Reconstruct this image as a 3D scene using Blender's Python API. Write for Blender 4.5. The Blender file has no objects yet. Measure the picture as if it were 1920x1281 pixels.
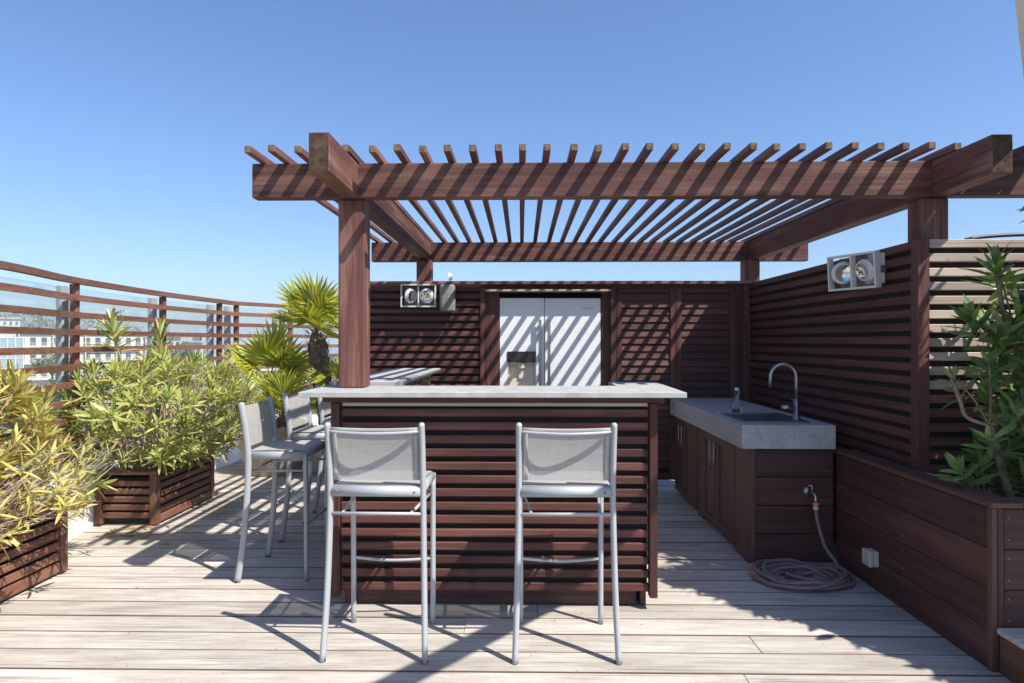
import bpy, bmesh, math, random
import numpy as np
from mathutils import Vector, Matrix

random.seed(7)
R = math.radians
sc = bpy.context.scene
COL = sc.collection

# ------------------------------------------------------------------ camera, sky, sun, exposure
cam_d = bpy.data.cameras.new('camera')
cam = bpy.data.objects.new('camera', cam_d)
COL.objects.link(cam)
cam.location = (0, 0, 1.38)
cam.rotation_euler = (R(90), 0, R(0.86))
cam_d.sensor_width = 36
cam_d.lens = 22.5
cam_d.clip_start = 0.05
cam_d.clip_end = 80000
sc.camera = cam

SUN = Vector((0.66, -0.46, 1.0)).normalized()
world = bpy.data.worlds.new('World')
sc.world = world
world.use_nodes = True
_nt = world.node_tree
_sky = _nt.nodes.new('ShaderNodeTexSky')
_sky.sky_type = 'NISHITA'
_sky.sun_disc = False
_sky.sun_elevation = math.asin(SUN.z)
_sky.sun_rotation = math.atan2(SUN.x, SUN.y)
_sky.altitude = 0
_sky.air_density = 1.1
_sky.dust_density = 1.0
_sky.ozone_density = 7.0
_bg = _nt.nodes['Background']
_bg.inputs[1].default_value = 0.115
_wb = _nt.nodes.new('ShaderNodeMix')          # white balance of the whole sky
_wb.data_type = 'RGBA'
_wb.blend_type = 'MULTIPLY'
_wb.inputs[0].default_value = 1.0
_wb.inputs[7].default_value = (0.95, 0.99, 1.09, 1)
_nt.links.new(_sky.outputs[0], _wb.inputs[6])
_nt.links.new(_wb.outputs[2], _bg.inputs[0])

sun_d = bpy.data.lights.new('sun', 'SUN')
sun_d.energy = 5.0
sun_d.angle = R(0.5)
sun_d.color = (1.0, 0.955, 0.89)
sun = bpy.data.objects.new('sun', sun_d)
COL.objects.link(sun)
sun.rotation_euler = (-SUN).to_track_quat('-Z', 'Y').to_euler()
sun.location = SUN * 30

vs = sc.view_settings
vs.view_transform = 'Standard'
vs.look = 'None'
vs.exposure = 0.60
vs.gamma = 1.0
vs.use_curve_mapping = False

# ------------------------------------------------------------------ material helpers
KA = 1.56
def kc(c, top=0.82):
    return tuple(min(top, v * KA) for v in c)

def newmat(name):
    m = bpy.data.materials.new(name)
    m.use_nodes = True
    nt = m.node_tree
    b = nt.nodes['Principled BSDF']
    return m, nt, b

def N(nt, typ, **kw):
    n = nt.nodes.new(typ)
    for k, v in kw.items():
        setattr(n, k, v)
    return n

def ramp(nt, fac, stops):
    r = N(nt, 'ShaderNodeValToRGB')
    el = r.color_ramp.elements
    while len(el) < len(stops):
        el.new(0.5)
    for e, (p, c) in zip(el, stops):
        e.position = p
        e.color = (c[0], c[1], c[2], 1) if not isinstance(c, (int, float)) else (c, c, c, 1)
    nt.links.new(fac, r.inputs[0])
    return r.outputs[0]

def mixc(nt, fac, a, b, mode='MIX'):
    m = N(nt, 'ShaderNodeMix', data_type='RGBA', blend_type=mode)
    for i, v in ((0, fac), (6, a), (7, b)):
        if hasattr(v, 'links'):
            nt.links.new(v, m.inputs[i])
        elif isinstance(v, (int, float)):
            m.inputs[i].default_value = v
        else:
            m.inputs[i].default_value = (v[0], v[1], v[2], 1)
    return m.outputs[2]

def obj_coords(nt, scale):
    tc = N(nt, 'ShaderNodeTexCoord')
    oi = N(nt, 'ShaderNodeObjectInfo')
    mu = N(nt, 'ShaderNodeMath', operation='MULTIPLY')
    mu.inputs[1].default_value = 57.0
    nt.links.new(oi.outputs['Random'], mu.inputs[0])
    ad = N(nt, 'ShaderNodeVectorMath', operation='ADD')
    nt.links.new(tc.outputs['Object'], ad.inputs[0])
    nt.links.new(mu.outputs[0], ad.inputs[1])
    mp = N(nt, 'ShaderNodeMapping')
    mp.inputs['Scale'].default_value = scale
    nt.links.new(ad.outputs[0], mp.inputs[0])
    return mp.outputs[0], ad.outputs[0], oi.outputs['Random']

def noise(nt, vec, scale, detail=4, rough=0.6, dist=0.0):
    n = N(nt, 'ShaderNodeTexNoise')
    n.inputs['Scale'].default_value = scale
    n.inputs['Detail'].default_value = detail
    n.inputs['Roughness'].default_value = rough
    n.inputs['Distortion'].default_value = dist
    if vec is not None:
        nt.links.new(vec, n.inputs['Vector'])
    return n.outputs[0]

def bump(nt, b, h, strength, dist=0.002):
    bp = N(nt, 'ShaderNodeBump')
    bp.inputs['Strength'].default_value = strength
    bp.inputs['Distance'].default_value = dist
    nt.links.new(h, bp.inputs['Height'])
    nt.links.new(bp.outputs[0], b.inputs['Normal'])

def wood(name, dark, light, worn, worn_amt=0.5, rough=0.6, vary=0.25, grain=46, along=1.6, bmp=0.5, spec=0.35, blotch=0.0):
    """three versions, the grain running along local x, y or z"""
    dark, light, worn = kc(dark), kc(light), kc(worn)
    out = []
    for ax in range(3):
        m, nt, b = newmat(name + '_' + 'xyz'[ax])
        s = [grain, grain, grain]
        s[ax] = along
        v, raw, rnd = obj_coords(nt, s)
        g = noise(nt, v, 1.0, 6, 0.68, 0.4)
        s2 = [9, 9, 9]
        s2[ax] = 1.3
        mp2 = N(nt, 'ShaderNodeMapping')
        mp2.inputs['Scale'].default_value = s2
        nt.links.new(raw, mp2.inputs[0])
        g2 = noise(nt, mp2.outputs[0], 1.0, 4, 0.6)
        col = ramp(nt, g, [(0.30, dark), (0.72, light)])
        s5 = [grain * 2.4] * 3
        s5[ax] = along * 0.55
        mp5 = N(nt, 'ShaderNodeMapping')
        mp5.inputs['Scale'].default_value = s5
        nt.links.new(raw, mp5.inputs[0])
        g5 = noise(nt, mp5.outputs[0], 1.0, 3, 0.6)
        col = mixc(nt, 1.0, col, ramp(nt, g5, [(0.30, (0.50, 0.47, 0.45)), (0.42, (1, 1, 1))]), 'MULTIPLY')
        wf = ramp(nt, g2, [(0.46, 0.0), (0.72, worn_amt)])
        fine = ramp(nt, g, [(0.38, 0.25), (0.62, 1.0)])
        wm = N(nt, 'ShaderNodeMath', operation='MULTIPLY')
        nt.links.new(wf, wm.inputs[0])
        nt.links.new(fine, wm.inputs[1])
        col = mixc(nt, wm.outputs[0], col, worn)
        if blotch:
            mp3 = N(nt, 'ShaderNodeMapping')
            s3 = [13, 13, 13]
            s3[ax] = 2.4
            mp3.inputs['Scale'].default_value = s3
            nt.links.new(raw, mp3.inputs[0])
            n3 = noise(nt, mp3.outputs[0], 1.0, 6, 0.72)
            n4 = noise(nt, raw, 60.0, 2, 0.6)
            col = mixc(nt, 1.0, col, ramp(nt, n3, [(0.34, (1 - blotch, 1 - blotch * 1.05, 1 - blotch * 1.12)), (0.52, (1, 1, 1)), (0.70, (1.12, 1.12, 1.12))]), 'MULTIPLY')
            col = mixc(nt, 1.0, col, ramp(nt, n4, [(0.25, (0.62, 0.58, 0.54)), (0.32, (1, 1, 1))]), 'MULTIPLY')
        mr = N(nt, 'ShaderNodeMapRange')
        mr.inputs[3].default_value = 1 - vary
        mr.inputs[4].default_value = 1 + vary
        nt.links.new(rnd, mr.inputs[0])
        hs = N(nt, 'ShaderNodeHueSaturation')
        nt.links.new(mr.outputs[0], hs.inputs['Value'])
        nt.links.new(col, hs.inputs['Color'])
        nt.links.new(hs.outputs[0], b.inputs['Base Color'])
        b.inputs['Roughness'].default_value = rough
        b.inputs['Specular IOR Level'].default_value = spec
        bump(nt, b, g, bmp)
        out.append(m)
    return out

def plain(name, col, rough=0.5, metal=0.0, var=0.0, scale=8.0, bmp=0.0, spec=0.5, col2=None):
    if not metal:
        col = kc(col)
        col2 = kc(col2) if col2 else None
    m, nt, b = newmat(name)
    if var or col2:
        v, raw, rnd = obj_coords(nt, (1, 1, 1))
        n = noise(nt, raw, scale, 6, 0.65)
        a = col2 if col2 else tuple(c * (1 - var) for c in col)
        c = col if col2 else tuple(min(1, c * (1 + var)) for c in col)
        nt.links.new(ramp(nt, n, [(0.32, a), (0.68, c)]), b.inputs['Base Color'])
        if bmp:
            bump(nt, b, n, bmp)
    else:
        b.inputs['Base Color'].default_value = (*col, 1)
    b.inputs['Roughness'].default_value = rough
    b.inputs['Metallic'].default_value = metal
    b.inputs['Specular IOR Level'].default_value = spec
    return m

def leafmat(name, stops, trans=0.35, rough=0.42, value=0.25):
    stops = [(p_, kc(c_, 0.6)) for p_, c_ in stops]
    m, nt, b = newmat(name)
    geo = N(nt, 'ShaderNodeNewGeometry')
    oi = N(nt, 'ShaderNodeObjectInfo')
    ad = N(nt, 'ShaderNodeMath', operation='ADD')
    nt.links.new(geo.outputs['Random Per Island'], ad.inputs[0])
    nt.links.new(oi.outputs['Random'], ad.inputs[1])
    fr = N(nt, 'ShaderNodeMath', operation='FRACT')
    nt.links.new(ad.outputs[0], fr.inputs[0])
    col = ramp(nt, fr.outputs[0], stops)
    nt.links.new(col, b.inputs['Base Color'])
    b.inputs['Roughness'].default_value = rough
    b.inputs['Specular IOR Level'].default_value = 0.4
    tr = N(nt, 'ShaderNodeBsdfTranslucent')
    nt.links.new(mixc(nt, 1.0, col, (1.15, 1.1, 0.55), 'MULTIPLY'), tr.inputs[0])
    mx = N(nt, 'ShaderNodeMixShader')
    mx.inputs[0].default_value = trans
    nt.links.new(b.outputs[0], mx.inputs[1])
    nt.links.new(tr.outputs[0], mx.inputs[2])
    nt.links.new(mx.outputs[0], nt.nodes['Material Output'].inputs[0])
    return m

WOOD = wood('stained_wood', (0.032, 0.0108, 0.0088), (0.084, 0.0300, 0.0232), (0.15, 0.075, 0.057), 0.42, vary=0.30)
WOODW = wood('weathered_stained_wood', (0.040, 0.0148, 0.0118), (0.112, 0.0450, 0.0345), (0.235, 0.135, 0.096), 0.66, vary=0.28)
WOODG = wood('grey_weathered_wood', (0.20, 0.155, 0.125), (0.40, 0.33, 0.268), (0.09, 0.058, 0.045), 0.60, vary=0.14, bmp=0.9)
WOODP = wood('planter_wood', (0.078, 0.033, 0.021), (0.155, 0.069, 0.043), (0.20, 0.11, 0.075), 0.4, vary=0.18)
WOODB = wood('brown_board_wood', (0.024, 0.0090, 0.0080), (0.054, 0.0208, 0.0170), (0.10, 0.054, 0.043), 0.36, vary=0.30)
WOODC = wood('cabinet_wood', (0.050, 0.022, 0.015), (0.10, 0.046, 0.030), (0.14, 0.08, 0.055), 0.3, vary=0.15)
DECKW = wood('deck_wood', (0.235, 0.211, 0.180), (0.378, 0.350, 0.308), (0.215, 0.165, 0.122), 0.66, rough=0.75, vary=0.13, grain=48, along=2.6, bmp=0.5, spec=0.2, blotch=0.22)
ENDW = plain('end_grain', (0.085, 0.055, 0.036), 0.85, col2=(0.02, 0.012, 0.009), scale=26, bmp=0.8, spec=0.1)
ENDG = plain('dry_end_grain', (0.17, 0.125, 0.075), 0.85, col2=(0.05, 0.032, 0.02), scale=50, bmp=0.8, spec=0.1)
SEAM = plain('raw_plank_edge', (0.085, 0.052, 0.040), 0.9, var=0.3, scale=4)
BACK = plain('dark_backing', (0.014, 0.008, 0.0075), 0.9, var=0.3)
STONE = plain('grey_stone', (0.285, 0.278, 0.262), 0.7, col2=(0.205, 0.20, 0.188), scale=11, bmp=0.35)
ALU = plain('grey_coated_aluminium', (0.235, 0.242, 0.245), 0.42, 0.0, var=0.05, scale=5, spec=0.5)
STEEL = plain('brushed_steel', (0.42, 0.42, 0.43), 0.32, 1.0)
WHITEM = plain('white_gloss_enamel', (0.82, 0.83, 0.84), 0.16, spec=0.5)
LAMPW = plain('pale_lamp_metal', (0.42, 0.415, 0.40), 0.45, var=0.06)
DARKG = plain('dark_gap', (0.012, 0.012, 0.013), 0.6)
BLACKG = plain('black_gloss_panel', (0.012, 0.012, 0.014), 0.08)
CREAM = plain('cream_plastic', (0.44, 0.40, 0.30), 0.4, var=0.04)
WALLW = plain('white_render', (0.62, 0.605, 0.575), 0.85, col2=(0.50, 0.48, 0.44), scale=5, bmp=0.5)
BUILDW = plain('cream_facade', (0.46, 0.425, 0.37), 0.85, var=0.06, scale=0.5)
BUILDG = plain('pale_grey_facade', (0.34, 0.345, 0.34), 0.7, var=0.08, scale=0.6)
ROOFT = plain('roof_grey', (0.27, 0.24, 0.215), 0.9, var=0.1, scale=0.4)
WINDOW = plain('window_glass_dark', (0.085, 0.088, 0.09), 0.2)
WINDOWB = plain('curtain_wall_glass', (0.24, 0.29, 0.31), 0.15)
SOIL = plain('potting_soil', (0.075, 0.05, 0.035), 1.0, col2=(0.03, 0.02, 0.014), scale=40, bmp=1.0, spec=0.1)
BARK = plain('pale_bark', (0.20, 0.155, 0.115), 0.9, col2=(0.12, 0.088, 0.062), scale=30, bmp=0.6, spec=0.1)
TWIG = plain('pale_twig', (0.33, 0.26, 0.195), 0.85, col2=(0.20, 0.15, 0.11), scale=30, spec=0.1)
PALMT = plain('palm_fibre', (0.20, 0.15, 0.11), 0.95, col2=(0.045, 0.031, 0.021), scale=24, bmp=0.8, spec=0.05)
POTC = plain('sand_pot', (0.30, 0.25, 0.195), 0.85, var=0.12, scale=6)
POTG = plain('grey_pot', (0.24, 0.245, 0.235), 0.8, var=0.12, scale=6)
HOSE = plain('mauve_hose_rubber', (0.15, 0.10, 0.095), 0.55, var=0.12, scale=14)
ORANGE = plain('orange_plastic', (0.62, 0.15, 0.07), 0.5)
SOCKET = plain('beige_socket_plastic', (0.33, 0.315, 0.245), 0.5, var=0.05)
CABLE = plain('black_rubber', (0.015, 0.015, 0.016), 0.5)
SPEAK = plain('grey_speaker', (0.13, 0.127, 0.115), 0.8, var=0.25, scale=30)
SCREW = plain('screw_steel', (0.26, 0.25, 0.24), 0.45, 1.0)
BEAMG = plain('grey_painted_steel', (0.40, 0.415, 0.44), 0.5, var=0.04)
SEA = plain('sea_water', (0.045, 0.12, 0.20), 0.25, var=0.15, scale=0.01)
GROUND = plain('city_ground', (0.09, 0.09, 0.06), 0.95, col2=(0.17, 0.155, 0.125), scale=0.05, spec=0.1)
HILLM = plain('hill_scrub', (0.07, 0.08, 0.045), 0.95, col2=(0.14, 0.12, 0.085), scale=0.06, spec=0.1)
LENS = plain('lamp_reflector', (0.75, 0.75, 0.74), 0.12, 1.0)
BUD = plain('purple_bud', (0.16, 0.03, 0.05), 0.6)
DRY = plain('dry_leaf', (0.22, 0.145, 0.07), 0.8, var=0.4, scale=9)
TIMB = plain('pale_timber_block', (0.26, 0.19, 0.095), 0.7, var=0.2, scale=8)

def concrete():
    m, nt, b = newmat('speckled_concrete')
    v, raw, rnd = obj_coords(nt, (1, 1, 1))
    n1 = noise(nt, raw, 9, 6, 0.7)
    n2 = noise(nt, raw, 95, 3, 0.7)
    c = ramp(nt, n1, [(0.3, (0.32, 0.32, 0.315)), (0.7, (0.46, 0.457, 0.45))])
    c2 = ramp(nt, n2, [(0.30, (0.55, 0.55, 0.56)), (0.48, (1, 1, 1)), (0.70, (1.25, 1.25, 1.24))])
    nt.links.new(mixc(nt, 0.75, c, c2, 'MULTIPLY'), b.inputs['Base Color'])
    b.inputs['Roughness'].default_value = 0.75
    bump(nt, b, n2, 0.3)
    return m
CONC = concrete()

def meshcloth():
    m, nt, b = newmat('woven_sling_fabric')
    tc = N(nt, 'ShaderNodeTexCoord')
    mp = N(nt, 'ShaderNodeMapping')
    nt.links.new(tc.outputs['Object'], mp.inputs[0])
    mp.inputs['Scale'].default_value = (260, 60, 14)
    n1 = noise(nt, mp.outputs[0], 1, 2, 0.6)
    mp2 = N(nt, 'ShaderNodeMapping')
    nt.links.new(tc.outputs['Object'], mp2.inputs[0])
    mp2.inputs['Scale'].default_value = (14, 60, 260)
    n2 = noise(nt, mp2.outputs[0], 1, 2, 0.6)
    s = N(nt, 'ShaderNodeMath', operation='ADD')
    nt.links.new(n1, s.inputs[0])
    nt.links.new(n2, s.inputs[1])
    h = N(nt, 'ShaderNodeMath', operation='MULTIPLY')
    h.inputs[1].default_value = 0.5
    nt.links.new(s.outputs[0], h.inputs[0])
    c = ramp(nt, h.outputs[0], [(0.30, (0.40, 0.392, 0.362)), (0.70, (0.54, 0.53, 0.495))])
    nt.links.new(c, b.inputs['Base Color'])
    b.inputs['Roughness'].default_value = 0.8
    b.inputs['Specular IOR Level'].default_value = 0.2
    tr = N(nt, 'ShaderNodeBsdfTransparent')
    tl = N(nt, 'ShaderNodeBsdfTranslucent')
    nt.links.new(c, tl.inputs[0])
    m1 = N(nt, 'ShaderNodeMixShader')
    m1.inputs[0].default_value = 0.18
    nt.links.new(b.outputs[0], m1.inputs[1])
    nt.links.new(tl.outputs[0], m1.inputs[2])
    m2 = N(nt, 'ShaderNodeMixShader')
    m2.inputs[0].default_value = 0.14
    nt.links.new(m1.outputs[0], m2.inputs[1])
    nt.links.new(tr.outputs[0], m2.inputs[2])
    nt.links.new(m2.outputs[0], nt.nodes['Material Output'].inputs[0])
    return m
CLOTH = meshcloth()

def clearglass(name, tint, refl=0.9):
    m, nt, b = newmat(name)
    tr = N(nt, 'ShaderNodeBsdfTransparent')
    tr.inputs[0].default_value = (*tint, 1)
    gl = N(nt, 'ShaderNodeBsdfGlossy')
    gl.inputs['Roughness'].default_value = 0.03
    lw = N(nt, 'ShaderNodeLayerWeight')
    pw = N(nt, 'ShaderNodeMath', operation='POWER')
    pw.inputs[1].default_value = 5.0
    nt.links.new(lw.outputs['Facing'], pw.inputs[0])
    mu = N(nt, 'ShaderNodeMath', operation='MULTIPLY_ADD')
    mu.inputs[1].default_value = refl
    mu.inputs[2].default_value = 0.035
    nt.links.new(pw.outputs[0], mu.inputs[0])
    mx = N(nt, 'ShaderNodeMixShader')
    nt.links.new(mu.outputs[0], mx.inputs[0])
    nt.links.new(tr.outputs[0], mx.inputs[1])
    nt.links.new(gl.outputs[0], mx.inputs[2])
    nt.links.new(mx.outputs[0], nt.nodes['Material Output'].inputs[0])
    return m
GLASS = clearglass('windbreak_glass', (0.93, 0.965, 0.97))
BOTTLE, _nt2, _b2 = newmat('bottle_glass')
_b2.inputs['Base Color'].default_value = (0.86, 0.9, 0.92, 1)
_b2.inputs['Transmission Weight'].default_value = 1.0
_b2.inputs['Roughness'].default_value = 0.02
_b2.inputs['IOR'].default_value = 1.42
PLASTIC = clearglass('clear_plastic', (0.85, 0.87, 0.9), 1.0)

OLEA_Y = leafmat('oleander_leaf_yellow', [(0.0, (0.22, 0.23, 0.07)), (0.30, (0.34, 0.30, 0.09)), (0.62, (0.43, 0.35, 0.11)), (0.88, (0.44, 0.31, 0.12)), (0.94, (0.30, 0.19, 0.09)), (1.0, (0.19, 0.22, 0.065))])
OLEA_G = leafmat('oleander_leaf_green', [(0.0, (0.16, 0.21, 0.05)), (0.4, (0.22, 0.255, 0.07)), (0.75, (0.33, 0.325, 0.105)), (0.93, (0.40, 0.33, 0.11)), (1.0, (0.10, 0.155, 0.042))])
SHRUB = leafmat('dark_glossy_leaf', [(0.0, (0.050, 0.105, 0.028)), (0.5, (0.095, 0.165, 0.042)), (0.85, (0.17, 0.225, 0.06)), (1.0, (0.045, 0.09, 0.032))], 0.28, 0.3)
PALML = leafmat('fan_palm_leaf', [(0.0, (0.17, 0.215, 0.03)), (0.4, (0.27, 0.285, 0.035)), (0.8, (0.40, 0.35, 0.05)), (1.0, (0.15, 0.20, 0.03))], 0.35, 0.4)
TREEL = leafmat('far_tree_leaf', [(0.0, (0.075, 0.10, 0.05)), (0.5, (0.11, 0.135, 0.065)), (1.0, (0.15, 0.165, 0.09))], 0.15, 0.7)
TREED = leafmat('far_dark_leaf', [(0.0, (0.05, 0.075, 0.045)), (0.6, (0.09, 0.115, 0.065)), (1.0, (0.14, 0.15, 0.09))], 0.15, 0.7)

# ------------------------------------------------------------------ object helpers
ORG = {}

def place(o, parent, loc):
    loc = Vector(loc)
    COL.objects.link(o)
    if parent is not None:
        o.parent = parent
        o.location = loc - ORG[parent.name]
    else:
        o.location = loc
    ORG[o.name] = loc
    return o

def tag(o, label=None, cat=None, group=None, kind=None):
    if label: o['label'] = label
    if cat: o['category'] = cat
    if group: o['group'] = group
    if kind: o['kind'] = kind
    return o

def thing(name, label, cat, loc=(0, 0, 0), group=None):
    o = bpy.data.objects.new(name, None)
    o.empty_display_size = 0.1
    place(o, None, loc)
    return tag(o, label, cat, group)

def rawmesh(name, verts, faces, mat, smooth=False):
    me = bpy.data.meshes.new(name)
    me.from_pydata([tuple(v) for v in verts], [], faces)
    if isinstance(mat, (list, tuple)):
        for q in mat:
            me.materials.append(q)
    else:
        me.materials.append(mat)
    if smooth:
        me.polygons.foreach_set('use_smooth', [True] * len(me.polygons))
    me.update()
    return me

def mobj(name, verts, faces, mat, parent=None, org=(0, 0, 0), smooth=False):
    """verts in world coordinates, object origin at org"""
    org = Vector(org)
    me = rawmesh(name, [Vector(v) - org for v in verts], faces, mat, smooth)
    return place(bpy.data.objects.new(name, me), parent, org)

BOXC = {}
def boxmesh(dx, dy, dz, mat, bev, end):
    key = (round(dx, 4), round(dy, 4), round(dz, 4), id(mat) if not isinstance(mat, list) else id(mat[0]), bev, id(end))
    if key in BOXC:
        return BOXC[key]
    bm = bmesh.new()
    bmesh.ops.create_cube(bm, size=1)
    for v in bm.verts:
        v.co = Vector((v.co.x * dx, v.co.y * dy, v.co.z * dz))
    if bev:
        bmesh.ops.bevel(bm, geom=list(bm.edges), offset=min(bev, 0.3 * min(dx, dy, dz)), segments=1, affect='EDGES', profile=0.5)
    me = bpy.data.meshes.new('box')
    d = [dx, dy, dz]
    ax = d.index(max(d))
    me.materials.append(mat[ax] if isinstance(mat, list) else mat)
    if end is not None:
        me.materials.append(end)
        bm.normal_update()
        for f in bm.faces:
            if abs(f.normal[ax]) > 0.9:
                f.material_index = 1
    bm.to_mesh(me)
    bm.free()
    BOXC[key] = me
    return me

def box(name, b, mat, parent=None, bev=0.002, end=None):
    x0, x1, y0, y1, z0, z1 = b
    me = boxmesh(x1 - x0, y1 - y0, z1 - z0, mat, bev, end)
    return place(bpy.data.objects.new(name, me), parent, ((x0 + x1) / 2, (y0 + y1) / 2, (z0 + z1) / 2))

def smoothpath(pts, n=8):
    pts = [Vector(p) for p in pts]
    if len(pts) < 3:
        return pts
    out = []
    for i in range(len(pts) - 1):
        p0 = pts[max(i - 1, 0)]; p1 = pts[i]; p2 = pts[i + 1]; p3 = pts[min(i + 2, len(pts) - 1)]
        for k in range(n):
            t = k / n
            out.append(0.5 * ((2 * p1) + (p2 - p0) * t + (2 * p0 - 5 * p1 + 4 * p2 - p3) * t * t + (3 * p1 - p0 - 3 * p2 + p3) * t ** 3))
    out.append(pts[-1])
    return out

def tubegeo(pts, rad, seg=8, ref=(1, 0, 0), ovals=None, dome=False):
    """rad: number or list; ovals=(a,b) scales the ref axis and the other one"""
    pts = [Vector(p) for p in pts]
    n = len(pts)
    rads = [rad] * n if isinstance(rad, (int, float)) else list(rad)
    if dome:
        t = (pts[-1] - pts[-2]).normalized()
        r = rads[-1]
        for a in (0.35, 0.7, 0.92, 1.0):
            pts.append(pts[n - 1] + t * r * a * 0.8)
            rads.append(r * math.sqrt(max(0.0, 1 - a * a)) + 0.0004)
        n = len(pts)
    a, b = ovals or (1, 1)
    u = Vector(ref)
    V, F = [], []
    for i in range(n):
        t = (pts[min(i + 1, n - 1)] - pts[max(i - 1, 0)])
        if t.length < 1e-9: t = Vector((0, 0, 1))
        t.normalize()
        u = u - t * u.dot(t)
        if u.length < 1e-6:
            u = t.orthogonal()
        u.normalize()
        w = t.cross(u)
        for k in range(seg):
            an = 2 * math.pi * k / seg
            V.append(pts[i] + u * (math.cos(an) * rads[i] * a) + w * (math.sin(an) * rads[i] * b))
    for i in range(n - 1):
        for k in range(seg):
            k2 = (k + 1) % seg
            F.append((i * seg + k, i * seg + k2, (i + 1) * seg + k2, (i + 1) * seg + k))
    F.append(tuple(reversed(range(seg))))
    F.append(tuple((n - 1) * seg + k for k in range(seg)))
    return V, F

def tube(name, pts, rad, mat, parent=None, seg=8, ref=(1, 0, 0), ovals=None, dome=False, sm=0):
    if sm:
        pts = smoothpath(pts, sm)
    V, F = tubegeo(pts, rad, seg, ref, ovals, dome)
    return mobj(name, V, F, mat, parent, pts[0], True)

def lathe(name, prof, mat, parent, org, seg=20, axis='z'):
    V, F = [], []
    n = len(prof)
    for r, h in prof:
        for k in range(seg):
            an = 2 * math.pi * k / seg
            if axis == 'z': V.append(Vector((r * math.cos(an), r * math.sin(an), h)) + Vector(org))
            elif axis == 'y': V.append(Vector((r * math.cos(an), h, r * math.sin(an))) + Vector(org))
            else: V.append(Vector((h, r * math.cos(an), r * math.sin(an))) + Vector(org))
    for i in range(n - 1):
        for k in range(seg):
            k2 = (k + 1) % seg
            F.append((i * seg + k, i * seg + k2, (i + 1) * seg + k2, (i + 1) * seg + k))
    F.append(tuple(range(seg)))
    F.append(tuple((n - 1) * seg + k for k in range(seg)))
    return mobj(name, V, F, mat, parent, org, True)

def copy_tree(o, parent=None):
    c = o.copy()
    COL.objects.link(c)
    c.parent = parent
    for ch in o.children:
        copy_tree(ch, c)
    return c

def join(parts):
    V, F = [], []
    for v, f in parts:
        b = len(V)
        V += list(v)
        F += [tuple(i + b for i in q) for q in f]
    return V, F

def boxgeo(x0, x1, y0, y1, z0, z1):
    V = [Vector(p) for p in ((x0, y0, z0), (x1, y0, z0), (x1, y1, z0), (x0, y1, z0), (x0, y0, z1), (x1, y0, z1), (x1, y1, z1), (x0, y1, z1))]
    F = [(3, 2, 1, 0), (4, 5, 6, 7), (0, 1, 5, 4), (1, 2, 6, 5), (2, 3, 7, 6), (3, 0, 4, 7)]
    return V, F

# ------------------------------------------------------------------ THE SETTING
# city ground, sea
tag(mobj('sea', [(-14000, 330, -16.6), (14000, 330, -16.6), (14000, 15000, -16.6), (-14000, 15000, -16.6)], [(0, 1, 2, 3)], SEA), 'blue sea reaching the horizon', kind='structure')
tag(mobj('ground', [(-1500, -800, -16), (1500, -800, -16), (1500, 420, -16), (-1500, 420, -16)], [(0, 1, 2, 3)], GROUND), 'city ground far below the terrace', kind='structure')

# hill on the left
def hill():
    V, F = [], []
    nx, ny = 40, 24
    rng = random.Random(3)
    for j in range(ny):
        for i in range(nx):
            x = -420 + 300 * i / (nx - 1)
            y = 210 + 170 * j / (ny - 1)
            d = math.exp(-((y - 300) / 60) ** 2) / (1 + math.exp((x + 172) / 6.0)) * (1 + max(0.0, -x - 200) * 0.0016)
            V.append((x, y, -18 + 24.5 * d + rng.uniform(-0.8, 0.8)))
    for j in range(ny - 1):
        for i in range(nx - 1):
            a = j * nx + i
            F.append((a, a + 1, a + nx + 1, a + nx))
    tag(mobj('hill', V, F, HILLM, None, (-265, 300, -18), True), 'scrubby hill behind the town', kind='structure')
    return V
HV = hill()

# deck: dark substrate and planks
tag(box('deck', (-3.6, 3.6, 0.3, 9.2, -0.30, -0.07), BACK, None, 0), 'silver grey timber terrace deck', kind='structure')
DECK = bpy.data.objects['deck']
PITCH, PY0 = 0.174, 2.671 - 0.174 * 12
rng = random.Random(11)
for i in range(48):
    y0 = PY0 + PITCH * i
    cuts = [-3.45, rng.uniform(-1.2, 2.0), 3.4]
    for a, b in zip(cuts[:-1], cuts[1:]):
        dz = rng.uniform(-0.0012, 0.0012)
        o = box('plank', (a + 0.0009, b - 0.0009, y0 + 0.0034, y0 + PITCH - 0.0034, -0.028 + dz, dz), DECKW, DECK, 0.0025)
        me = o.data
        if len(me.materials) == 1:                       # unweathered reddish plank edges
            me.materials.append(SEAM)
            for p_ in me.polygons:
                if abs(p_.normal.y) > 0.4:
                    p_.material_index = 1

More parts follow.
